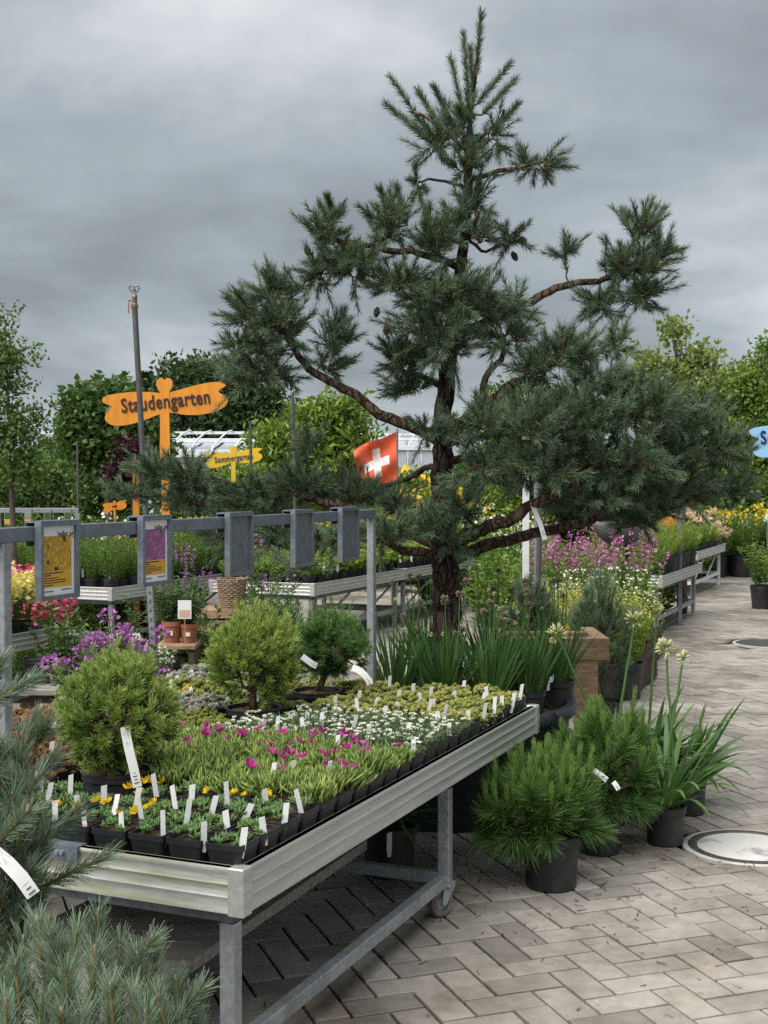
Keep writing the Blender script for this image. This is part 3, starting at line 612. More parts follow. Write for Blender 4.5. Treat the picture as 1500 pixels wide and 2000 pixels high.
def disc(n, r): a = rng.random(n) * 2 * np.pi; q = r * np.sqrt(rng.random(n)); return np.stack([q * np.cos(a), q * np.sin(a)], -1)
def sqr(n, r): return (rng.random((n, 2)) * 2 - 1) * r
def fol_rosette():
    g = Geo()
    for _ in range(11):
        c = sqr(1, 0.036)[0]; n = 13; a = rng.random(n) * 6.28; el = rng.uniform(0.25, 1.35, n); z0 = PH - 0.006 + 0.012 * (1 - np.hypot(*c) / 0.06)
        D = np.stack([np.cos(a) * np.cos(el), np.sin(a) * np.cos(el), np.sin(el)], -1)
        g.fingers(np.column_stack([np.full(n, c[0]), np.full(n, c[1]), np.full(n, z0)]), D, rng.uniform(0.016, 0.030, n), rng.uniform(0.0024, 0.0036, n), np.clip(rng.normal(0.45, 0.2, n) + 0.25 * (el - 0.8), 0, 1))
    return g
def fol_fingers(n=150):
    g = Geo(); c = sqr(n, 0.052); out = c / 0.055
    D = np.column_stack([out * 0.55 + rng.normal(0, 0.35, (n, 2)), rng.uniform(0.6, 1.3, n)])
    base = np.column_stack([c, PH - 0.012 + rng.uniform(0, 0.030, n)])
    g.fingers(base, D, rng.uniform(0.030, 0.056, n), rng.uniform(0.0028, 0.0046, n), np.clip(rng.normal(0.5, 0.24, n), 0, 1)); return g
def fol_fine(n=420, hgt=0.035, lw=0.0042):
    g = Geo(); c = sqr(n, 0.056); D = np.column_stack([rng.normal(0, 0.8, (n, 2)) + c * 6, rng.uniform(0.2, 1.2, n)])
    g.leaves(np.column_stack([c, PH - 0.012 + hgt * rng.random(n) ** 0.7]), D, rng.uniform(0.012, 0.020, n), rng.uniform(lw * 0.8, lw * 1.3, n), np.clip(rng.normal(0.45, 0.22, n), 0, 1)); return g
def fol_sedum(nr=58, spread=0.056, dome=0.030, big=1.0):
    g = Geo(); c = sqr(nr, spread); z = PH - 0.008 + dome * (1 - (np.abs(c).max(1) / spread) ** 2) * 0.7 + rng.uniform(0, 0.016, nr)
    tint = np.clip(rng.normal(0.48, 0.2, nr), 0, 1)
    for q in range(nr):
        n = 9; a = np.arange(n) * 2.4 + rng.random() * 6; el = np.linspace(0.15, 1.35, n)
        D = np.stack([np.cos(a) * np.cos(el), np.sin(a) * np.cos(el), np.sin(el)], -1)
        g.fingers(np.tile([c[q, 0], c[q, 1], z[q]], (n, 1)), D, 0.0125 * big * rng.uniform(0.8, 1.2), 0.0027 * big, np.clip(tint[q] + rng.normal(0, 0.08, n) + 0.1 * (el - 0.7), 0, 1))
    n = 60; cc = sqr(n, spread); g.leaves(np.column_stack([cc, PH - 0.02 + rng.random(n) * 0.02]), rng.normal(size=(n, 3)) + [0, 0, 0.6], 0.014, 0.006, 0.15)
    return g
def flower_daisy(r, n, up, w, lift=0.35, col_a=0.5):
    g = Geo(); a = np.arange(n) * 2 * np.pi / n + rng.normal(0, 0.06, n)
    D = np.stack([np.cos(a), np.sin(a), np.full(n, lift) + rng.normal(0, 0.1, n)], -1); B = np.stack([np.cos(a) * r * 0.1, np.sin(a) * r * 0.1, np.full(n, up)], -1)
    g.leaves(B, D, r * rng.uniform(0.85, 1.05, n), w, np.clip(rng.normal(col_a, 0.25, n), 0, 1)); return g
variants = {
    'yellow': [fol_rosette().mesh('foliage', M['succ']) for _ in range(5)],
    'delo': [fol_fingers().mesh('foliage', M['delo']) for _ in range(6)],
    'white': [fol_fine().mesh('foliage', M['white_leaf']) for _ in range(5)],
    'sedum': [fol_sedum().mesh('foliage', M['sedum_y']) for _ in range(6)],
    'sedum_green': [fol_sedum(60, 0.06, 0.045).mesh('foliage', M['sedum_g']) for _ in range(3)],
    'sedum_red': [fol_sedum(46, 0.062, 0.075, 1.35).mesh('foliage', M['sedum_r']) for _ in range(4)],
    'sedum_grey': [fol_sedum(44, 0.060, 0.065, 1.5).mesh('foliage', M['sedum_grey']) for _ in range(3)],
    'sedum_gold': [fol_sedum(44, 0.058, 0.05, 1.2).mesh('foliage', M['sedum_g']) for _ in range(2)],
}
fl_yellow = [flower_daisy(0.019, 10, 0, 0.008, 1.0).mesh('flower', M['petal_yellow']) for _ in range(3)]
fl_mag = [flower_daisy(0.023, 18, 0, 0.0055, l).mesh('flower', M['petal_magenta']) for l in (0.9, 0.6, 1.3, 0.75)]
def white_flowers():
    g = Geo()
    for c in sqr(13, 0.054):
        n = 5; a = np.arange(n) * 1.2566 + rng.random() * 3; z = PH + 0.026 + rng.random() * 0.014
        D = np.stack([np.cos(a), np.sin(a), np.full(n, 0.6)], -1); g.leaves(np.tile([c[0], c[1], z], (n, 1)), D, 0.0095, 0.009, np.clip(rng.normal(0.6, 0.2, n), 0, 1))
    return g
wf = [white_flowers().mesh('flowers', M['petal_white']) for _ in range(4)]
INFO = {
    'yellow': ('succulent_pot', 'small square black pot of low green rosettes beside the bench\'s algae-stained front rim', 'succulent', 'succulent pots in the front rows of the rolling bench'),
    'delo': ('ice_plant_pot', 'small square black pot of bright finger-leaved ice plant among magenta flowers', 'ice plant', 'ice plant pots on the rolling bench'),
    'white': ('alpine_pot', 'small square black pot of fine grey-green foliage with tiny white flowers', 'alpine plant', 'white flowered pots on the rolling bench'),
    'sedum': ('stonecrop_pot', 'small square black pot of yellow-green stonecrop at the tub end of the bench', 'stonecrop', 'yellow-green stonecrop pots on the rolling bench'),
    'sedum_green': ('green_stonecrop_pot', 'small pot of mounded green stonecrop between the little mountain pines', 'stonecrop', 'green stonecrop pots on the rolling bench'),
    'sedum_red': ('red_stonecrop_pot', 'small pot of reddish stonecrop behind the rounded mountain pine', 'stonecrop', 'red stonecrop pots on the rolling bench'),
    'sedum_grey': ('grey_stonecrop_pot', 'small pot of silvery grey stonecrop on the rolling bench', 'stonecrop', 'grey stonecrop pots on the rolling bench'),
    'sedum_gold': ('golden_stonecrop_pot', 'small pot of stonecrop with yellow flowers behind the silvery stonecrop', 'stonecrop', 'yellow flowered stonecrop pots on the rolling bench'),
}
BIG = [(0.485, 0.70, 0.165), (1.57, 0.845, 0.16), (2.02, 0.80, 0.155)]           # where the mountain pines stand
ORD = ['first', 'second', 'third', 'fourth', 'fifth', 'sixth', 'seventh', 'eighth', 'ninth', 'tenth', 'eleventh', 'twelfth', 'thirteenth', 'fourteenth', 'fifteenth', 'sixteenth', 'seventeenth', 'eighteenth', 'nineteenth', 'twentieth', 'twenty-first', 'twenty-second']
SHORT = {'yellow': 'pot of low green rosettes', 'delo': 'pot of bright ice plant', 'white': 'pot of white-flowered alpine', 'sedum': 'pot of yellow-green stonecrop', 'sedum_green': 'pot of mounded green stonecrop', 'sedum_red': 'pot of reddish stonecrop', 'sedum_grey': 'pot of silvery stonecrop', 'sedum_gold': 'pot of yellow-flowered stonecrop'}
def place_pot(kind, u, v, tagp=0.7, nfl=0):
    nm, lb, cat, grp = INFO[kind]; lb = SHORT[kind] + ', ' + ORD[round((v - 0.064) / 0.1125)] + ' from the long rim, ' + ORD[round((u - 0.066) / 0.1125)] + ' row from algae-stained rim'; rzj = UA + rng.normal(0, 0.04)
    t = thing(nm, lb, cat, bw(u, v, FLOOR), rzj, grp)
    ob('pot', pot_me, parent=t); ob('soil', soil_me, parent=t)
    fo = ob('foliage', variants[kind][rng.integers(len(variants[kind]))], parent=t, stuff=True); fo.rotation_euler = (0, 0, rng.integers(4) * math.pi / 2); s_ = rng.uniform(0.92, 1.06); fo.scale = (s_, s_, rng.uniform(0.86, 1.14))
    if kind == 'white': ob('flowers', wf[rng.integers(4)], parent=t, stuff=True).rotation_euler = (0, 0, rng.integers(4) * math.pi / 2)
    for _ in range(nfl):
        c = sqr(1, 0.036 if kind == 'yellow' else 0.05)[0]; lst = fl_mag if kind == 'delo' else fl_yellow
        f = ob('flower', lst[rng.integers(len(lst))], parent=t); f.location = (c[0], c[1], PH + (0.048 if kind == 'delo' else 0.022) + rng.uniform(-0.006, 0.008)); f.rotation_euler = (rng.normal(0, 0.35), rng.normal(0, 0.35), rng.random() * 6); s_ = rng.uniform(0.75, 1.15); f.scale = (s_,) * 3
    if rng.random() < tagp:
        tg = ob('plant_tag', tag_me[rng.integers(3)], parent=t); tg.location = (-0.030 + rng.normal(0, 0.008), -0.036 + rng.normal(0, 0.006), PH - 0.032); tg.rotation_euler = (rng.normal(0.06, 0.08), rng.normal(0.05, 0.13), -math.pi / 2 + R(24) + rng.normal(0, 0.22))
pitch = 0.1125
MAG = {(5, 0): 1, (5, 1): 1, (6, 0): 2, (6, 1): 2, (6, 2): 1, (7, 1): 3, (7, 2): 2, (7, 3): 3, (8, 1): 3, (8, 2): 2, (8, 0): 2, (7, 4): 1, (8, 4): 3, (8, 5): 2, (8, 6): 3, (9, 1): 2, (9, 2): 3, (9, 4): 2, (9, 5): 2, (9, 3): 2, (9, 6): 3, (9, 7): 2, (5, 2): 2, (4, 1): 1, (8, 3): 1, (7, 5): 1}
for iu in range(22):
    for iv in range(14):
        u = 0.066 + iu * pitch; v = 0.064 + iv * pitch
        if u > BLN - 0.05: continue
        if any(math.hypot(u - a, v - b) < r + 0.02 for a, b, r in BIG): continue
        if any(math.hypot(u - a, v - FV) < 0.075 for a in (FU0, FU1)): continue
        if (iu, iv) == (15, 2): continue           # one pot already taken
        if iu < 4:
            if iv > 7: continue
            place_pot('yellow', u, v, 0.92, int(rng.integers(0, 4)) if (iv >= 1 or iu == 2) and rng.random() < 0.62 else 0)
        elif iv >= 8 and iu < 10: place_pot('sedum_red', u, v, 0.1)
        elif iu < 10: place_pot('delo', u, v, 0.28, MAG.get((iu, iv), 0))
        elif iv >= 9 and iu < 15: place_pot('sedum_grey', u, v, 0.1)
        elif iv >= 9 and iu < 18: place_pot('sedum_gold', u, v, 0.6, int(rng.integers(0, 3)))
        elif iv >= 9: place_pot('sedum_grey', u, v, 0.35)
        elif iu < 15: place_pot('white', u, v, 0.5) if iv < 7 else place_pot('sedum_green', u, v, 0.2)
        elif iv in (7, 8) and iu < 19: place_pot('sedum_green', u, v, 0.25)
        else: place_pot('sedum', u, v, 0.72)

# ------------------------------------------------------------------ pines
def needles(geo, Bp, Tp, n, L, w, spread=(0.5, 0.95), start=0.06, tint=0.45, tvar=0.2, closing=0.45, droop=0.0, seg=1, shoot_tint=None):
    Bp = np.asarray(Bp, float); Tp = np.asarray(Tp, float); S = len(Bp); axv = Tp - Bp; d = norm(axv); e1, e2 = frame_of(d)
    t = start + (1.02 - start) * rng.random((S, n)); ph = rng.random((S, n)) * 6.2832
    th = rng.uniform(spread[0], spread[1], (S, n)) * (1 - closing * t ** 2)
    pos = Bp[:, None] + axv[:, None] * t[..., None]
    D = d[:, None] * np.cos(th)[..., None] + (e1[:, None] * np.cos(ph)[..., None] + e2[:, None] * np.sin(ph)[..., None]) * np.sin(th)[..., None]
    D = D + rng.normal(0, 0.05, D.shape)
    st = (rng.normal(0, tvar * 0.7, (S, 1)) if shoot_tint is None else shoot_tint[:, None])
    a = np.clip(tint + st + rng.normal(0, tvar * 0.7, (S, n)) + 0.12 * (t - 0.5), 0, 1)
    geo.blades(pos.reshape(-1, 3), D.reshape(-1, 3), (L * rng.uniform(0.72, 1.12, (S, n))).ravel(), w, seg=seg, bend=droop, tip=0.35, a=a.ravel(), grad=0.14)
def round_pot(parent, r, h, mat='black_plastic', soil='soil', lip=0.008, taper=0.86, n=40):
    g = Geo(); g.lathe([(0.001, 0.0), (r * taper - 0.006, 0), (r * taper, 0.006), (r * (taper + (1 - taper) * 0.75) - 0.003, h * 0.80), (r - 0.003, h * 0.805), (r, h * 0.82), (r, h - 0.006), (r + lip * 0.3, h - 0.004), (r + lip * 0.3, h), (r - 0.006, h), (r - 0.010, h - 0.03)], n)
    p = ob('pot', g, M[mat], parent, smooth=False)
    g = Geo(); m = 28; rr = [0.001, r * 0.35, r * 0.7, r - 0.008]; pr = [(q, h - 0.022 + 0.016 * (1 - (q / r) ** 2)) for q in rr[::-1]]; g.lathe(pr, m)
    V = g.V[0]; V[:, 2] += rng.uniform(-0.004, 0.006, len(V)); ob('soil', g, M[soil], parent)
    return p
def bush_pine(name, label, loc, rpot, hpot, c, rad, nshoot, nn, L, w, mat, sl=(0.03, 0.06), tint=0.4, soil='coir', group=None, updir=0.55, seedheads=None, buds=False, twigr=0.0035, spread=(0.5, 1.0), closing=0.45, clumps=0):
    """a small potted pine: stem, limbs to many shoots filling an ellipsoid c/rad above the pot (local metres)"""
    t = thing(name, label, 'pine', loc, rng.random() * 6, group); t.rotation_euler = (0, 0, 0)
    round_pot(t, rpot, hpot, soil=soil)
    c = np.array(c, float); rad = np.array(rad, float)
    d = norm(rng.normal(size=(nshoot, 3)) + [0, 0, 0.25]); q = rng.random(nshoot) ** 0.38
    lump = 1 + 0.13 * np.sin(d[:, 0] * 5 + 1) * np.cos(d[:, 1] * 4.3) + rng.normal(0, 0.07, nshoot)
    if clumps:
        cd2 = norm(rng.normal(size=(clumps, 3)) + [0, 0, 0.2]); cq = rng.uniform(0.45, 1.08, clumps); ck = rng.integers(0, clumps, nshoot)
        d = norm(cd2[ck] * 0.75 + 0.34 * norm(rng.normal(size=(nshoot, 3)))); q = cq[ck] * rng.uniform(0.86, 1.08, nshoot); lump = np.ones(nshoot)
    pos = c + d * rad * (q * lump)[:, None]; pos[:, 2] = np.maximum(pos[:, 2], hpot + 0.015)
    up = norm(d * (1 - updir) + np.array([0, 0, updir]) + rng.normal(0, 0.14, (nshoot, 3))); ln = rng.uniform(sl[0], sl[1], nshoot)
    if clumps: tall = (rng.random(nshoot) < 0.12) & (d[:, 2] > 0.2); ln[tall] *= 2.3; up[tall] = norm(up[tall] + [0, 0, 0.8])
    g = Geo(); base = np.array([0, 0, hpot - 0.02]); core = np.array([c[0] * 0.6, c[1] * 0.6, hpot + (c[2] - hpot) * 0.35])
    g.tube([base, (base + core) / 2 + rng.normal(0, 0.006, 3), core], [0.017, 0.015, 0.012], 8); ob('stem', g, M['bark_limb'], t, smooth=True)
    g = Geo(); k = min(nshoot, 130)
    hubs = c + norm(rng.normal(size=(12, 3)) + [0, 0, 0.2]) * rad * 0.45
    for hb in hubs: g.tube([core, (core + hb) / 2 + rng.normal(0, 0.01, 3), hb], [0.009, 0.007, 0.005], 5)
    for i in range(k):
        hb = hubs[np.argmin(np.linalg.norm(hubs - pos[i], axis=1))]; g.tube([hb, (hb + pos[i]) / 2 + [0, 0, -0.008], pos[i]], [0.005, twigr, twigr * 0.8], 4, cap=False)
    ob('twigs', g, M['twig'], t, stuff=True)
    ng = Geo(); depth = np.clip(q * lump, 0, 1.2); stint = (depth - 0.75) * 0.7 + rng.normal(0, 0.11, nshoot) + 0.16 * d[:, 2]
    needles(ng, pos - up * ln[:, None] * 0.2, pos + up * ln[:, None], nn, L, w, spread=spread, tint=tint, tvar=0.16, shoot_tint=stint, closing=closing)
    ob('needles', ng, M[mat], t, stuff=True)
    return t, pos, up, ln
def tape_tag(name, label, cat, top, pts_off, w, group=None):
    """a curved strip label hung from a branch"""
    t = thing(name, label, cat, top, 0, group); p = np.array(pts_off, float); k = len(p)
    tg = norm(np.gradient(p, axis=0)); side = norm(np.cross(tg, np.tile([0.25, -1.0, 0.15], (k, 1)))) * w / 2; nrm = norm(np.cross(side, tg)) * 0.0006
    g = Geo(); V = np.concatenate([p - side + nrm, p + side + nrm, p - side - nrm, p + side - nrm]); Fq = []
    for i in range(k - 1): Fq += [(i, k + i, k + i + 1, i + 1), (2 * k + i, 2 * k + i + 1, 3 * k + i + 1, 3 * k + i)]
    g.add(V, Fq); st_ = ob('strip', g, M['white_card'], t)
    i = k - 2; c_ = p[i] * 0.45 + p[i + 1] * 0.55; sd = norm(side[i:i + 1])[0]; td = tg[i]; nn2 = norm(np.cross(sd, td)[None])[0]; nn2 = nn2 if nn2[1] < 0 else -nn2
    for q_, (wd, ln2) in enumerate(((0.34, 0.30), (0.22, 0.22), (0.30, 0.16), (0.12, 0.12))):
        gg = Geo(); cc = c_ - td * w * 0.36 * (q_ - 1.2) + nn2 * 0.0012; gg.bar(cc - sd * w * wd * 0.8, cc + sd * w * wd * 0.8, w * 0.10, 0.0006, up=nn2); ob('print_line', gg, M['ink_grey'], st_)
    return t
# three mountain pines on the bench
TG = 'white strip tags on the mountain pines'
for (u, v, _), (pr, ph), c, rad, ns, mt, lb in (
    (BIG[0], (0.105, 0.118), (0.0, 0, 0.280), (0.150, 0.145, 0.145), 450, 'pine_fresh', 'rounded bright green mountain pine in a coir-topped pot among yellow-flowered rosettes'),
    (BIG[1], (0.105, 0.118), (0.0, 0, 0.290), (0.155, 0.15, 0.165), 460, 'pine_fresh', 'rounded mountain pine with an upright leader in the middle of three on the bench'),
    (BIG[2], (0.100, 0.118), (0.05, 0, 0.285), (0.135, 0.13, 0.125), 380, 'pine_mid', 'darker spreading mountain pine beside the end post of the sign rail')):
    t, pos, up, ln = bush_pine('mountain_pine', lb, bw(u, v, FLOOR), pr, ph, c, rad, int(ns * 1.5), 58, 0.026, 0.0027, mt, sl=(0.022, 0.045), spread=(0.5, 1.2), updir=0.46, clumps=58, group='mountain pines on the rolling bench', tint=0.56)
t1 = bw(*BIG[0][:2], FLOOR)
tape_tag('strip_tag', 'white strip tag hanging over the pot of the rounded bright pine', 'tag', P(244, 1428, 3.62), [(0, 0, 0.012), (0.003, 0, -0.01), (0.012, -0.005, -0.05), (0.026, -0.008, -0.105), (0.037, -0.008, -0.158)], 0.026, TG)
tape_tag('strip_tag', 'white strip tag tucked flat into the darker spreading pine', 'tag', P(590, 1282, 5.03), [(0, 0, 0), (0.02, -0.004, -0.014), (0.042, -0.004, -0.03), (0.058, 0, -0.038)], 0.024, TG)
tape_tag('strip_tag', 'white strip tag curving out from the spreading pine towards the stonecrop', 'tag', P(688, 1304, 5.02), [(0, 0, 0), (0.02, -0.004, -0.006), (0.045, -0.006, -0.024), (0.066, -0.006, -0.05), (0.07, -0.006, -0.066)], 0.026, TG)

# tub and the big pine
TUBC = np.array([0.300, 6.15, 0.0]); TR, TH = 0.625, 0.505
tub = thing('planting_tub', 'wide dark plastic tub with a rolled rim holding the tall pine', 'tub', TUBC)
g = Geo(); g.lathe([(0.002, 0), (TR * 0.86, 0), (TR * 0.87, 0.012), (TR * 0.945, TH - 0.05), (TR * 0.95, TH - 0.045)], 64); ob('wall', g, M['tub_plastic'], tub, smooth=False)
g = Geo(); g.lathe([(TR * 0.94, TH - 0.052), (TR * 0.995, TH - 0.05), (TR, TH - 0.042), (TR, TH - 0.010), (TR * 0.99, TH), (TR * 0.93, TH), (TR * 0.915, TH - 0.010), (TR * 0.91, TH - 0.09)], 64); ob('rim', g, M['tub_plastic'], tub)
for a in np.arange(0, 6.28, 0.628):
    g = Geo(); g.box(-0.02, 0.02, -0.010, 0.014, 0.30, TH - 0.051); rr = TR * 0.92; ob('rib', g, M['tub_plastic'], tub, loc=(math.cos(a) * rr, math.sin(a) * rr, 0), rz=a - math.pi / 2)
g = Geo(); g.lathe([(TR * 0.915, TH - 0.065), (TR * 0.6, TH - 0.050), (TR * 0.3, TH - 0.04), (0.002, TH - 0.035)], 40); V = g.V[0]; V[:, 2] += rng.uniform(-0.01, 0.012, len(V)); ob('soil', g, M['coir'], tub)

TD = TUBC[1]; MPP = TD / F_PX                                                   # metres per photo pixel at the trunk
pine = thing('pine_tree', 'tall open-crowned pine with dark bark and blue-green needles growing in the tub', 'tree', (TUBC[0], TUBC[1], TH - 0.06))
PO = np.array([TUBC[0], TUBC[1], TH - 0.06])
def resample(pts, rads, step=0.035, wob=0.004):
    pts = np.asarray(pts, float); seg = np.linalg.norm(np.diff(pts, axis=0), axis=1); s = np.concatenate([[0], np.cumsum(seg)]); n = max(3, int(s[-1] / step))
    q = np.linspace(0, s[-1], n)
    # smooth with Catmull-like cubic via numpy: average of two linear passes
    o = np.stack([np.interp(q, s, pts[:, i]) for i in range(3)], -1)
    for _ in range(2): o[1:-1] = (o[:-2] + 2 * o[1:-1] + o[2:]) / 4
    o[1:-1] += rng.normal(0, wob, (n - 2, 3))
    return o, np.interp(q, s, rads)
def LP(lst):                                                                    # (px, py, depth offset)
    return np.array([P(a, b, TD + c) for a, b, c in lst])
nodes = []; nrad = []
def limb(name, lst, r0, r1, mat, n=8, wob=0.004):
    pts, rd = resample(LP(lst), np.linspace(r0, r1, len(lst)) * MPP, 0.035, wob)
    rd = rd * (1 + rng.normal(0, 0.04, len(rd)))
    g = Geo(); g.tube(pts - PO, rd, n); ob(name, g, M[mat], pine, smooth=True)
    nodes.append(pts); nrad.append(rd)
tr, trd = resample(LP([(873, 1395, 0), (873, 1300, 0), (874, 1200, 0), (869, 1090, 0), (862, 960, 0), (866, 850, 0), (871, 760, 0), (880, 650, 0), (897, 550, 0), (910, 440, 0), (915, 340, 0), (918, 240, 0), (927, 150, 0), (936, 75, 0)]), [0.5 * MPP * w for w in (72, 62, 55, 52, 42, 36, 34, 29, 22, 19, 15, 11, 7, 4)], 0.03, 0.003)
trd *= 1 + rng.normal(0, 0.035, len(trd))
g = Geo(); nn_ = 14; g.tube(tr - PO, trd, nn_); V = g.V[0]; cen = np.repeat(tr - PO, nn_, 0)
V[:] = cen + (V - cen) * (1 + 0.06 * rng.normal(size=(len(V), 1))); ob('trunk', g, M['bark'], pine, smooth=True); nodes.append(tr[12:]); nrad.append(trd[12:])
LIMBS = [
    ([(880, 1082, 0), (910, 1048, -0.10), (950, 1028, -0.20), (1000, 1018, -0.28), (1035, 985, -0.34), (1080, 968, -0.38), (1130, 930, -0.40), (1200, 880, -0.40)], 15, 6),
    ([(885, 1090, 0), (940, 1065, -0.04), (1010, 1050, -0.06), (1090, 1033, -0.05), (1180, 1010, 0.0), (1290, 975, 0.06), (1390, 920, 0.10)], 14, 5),
    ([(858, 860, 0), (820, 838, -0.03), (770, 820, -0.06), (715, 797, -0.08), (698, 768, -0.10), (650, 748, -0.12), (605, 724, -0.12), (575, 680, -0.14), (545, 630, -0.14)], 13, 6),
    ([(872, 850, 0), (915, 812, -0.08), (955, 786, -0.14), (1000, 748, -0.20), (1042, 742, -0.24), (1085, 768, -0.28), (1140, 800, -0.30), (1230, 830, -0.32)], 12, 5),
    ([(945, 790, -0.13), (940, 755, -0.15), (960, 720, -0.18), (990, 690, -0.20), (985, 655, -0.2)], 8, 4),
    ([(885, 660, 0), (940, 632, 0.04), (990, 610, 0.08), (1040, 590, 0.10), (1085, 562, 0.12), (1130, 553, 0.12), (1190, 545, 0.14), (1250, 520, 0.15)], 11, 5),
    ([(902, 525, 0), (860, 505, -0.08), (800, 492, -0.12), (730, 482, -0.14), (660, 470, -0.15), (615, 460, -0.15)], 8, 4),
    ([(892, 560, 0), (845, 548, -0.10), (790, 545, -0.16), (720, 560, -0.2)], 7, 4),
    ([(868, 1088, 0), (830, 1082, -0.12), (780, 1070, -0.24), (735, 1050, -0.30), (690, 1030, -0.34)], 11, 6),
    ([(864, 1070, 0), (800, 1040, 0.12), (700, 1000, 0.24), (580, 965, 0.36), (460, 945, 0.42), (340, 925, 0.45)], 13, 5),
    ([(860, 930, 0), (840, 905, 0.10), (800, 935, 0.26), (760, 945, 0.32), (690, 960, 0.4), (600, 940, 0.45)], 7, 4),
    ([(872, 760, 0), (840, 740, 0.1), (800, 730, 0.14), (770, 720, 0.15)], 7, 4),
    ([(880, 720, 0), (870, 690, -0.16), (850, 660, -0.24), (820, 640, -0.28)], 7, 4),
    ([(915, 350, 0), (945, 345, -0.04), (985, 330, -0.06), (1040, 320, -0.06), (1085, 310, -0.05)], 6, 3),
    ([(914, 372, 0), (885, 355, 0.05), (850, 348, 0.08), (805, 358, 0.1)], 4, 2),
    ([(908, 460, 0), (940, 500, 0.05), (975, 478, 0.08), (1012, 448, 0.1)], 4, 2),
    ([(905, 480, 0), (930, 440, -0.2), (935, 410, -0.28)], 5, 3),
    ([(916, 300, 0), (885, 270, -0.03), (850, 240, -0.05), (800, 215, -0.06)], 5, 3),
    ([(918, 290, 0), (950, 265, 0.03), (985, 215, 0.05)], 5, 3),
    ([(862, 960, 0), (900, 930, -0.22), (960, 900, -0.36), (1040, 880, -0.44)], 9, 5),
    ([(866, 900, 0), (930, 890, 0.2), (1050, 900, 0.34), (1180, 910, 0.4), (1300, 890, 0.44)], 9, 5),
]
for lst, r0, r1 in LIMBS: limb('limb', lst, r0, r1, 'bark_limb')
NP = np.concatenate(nodes)
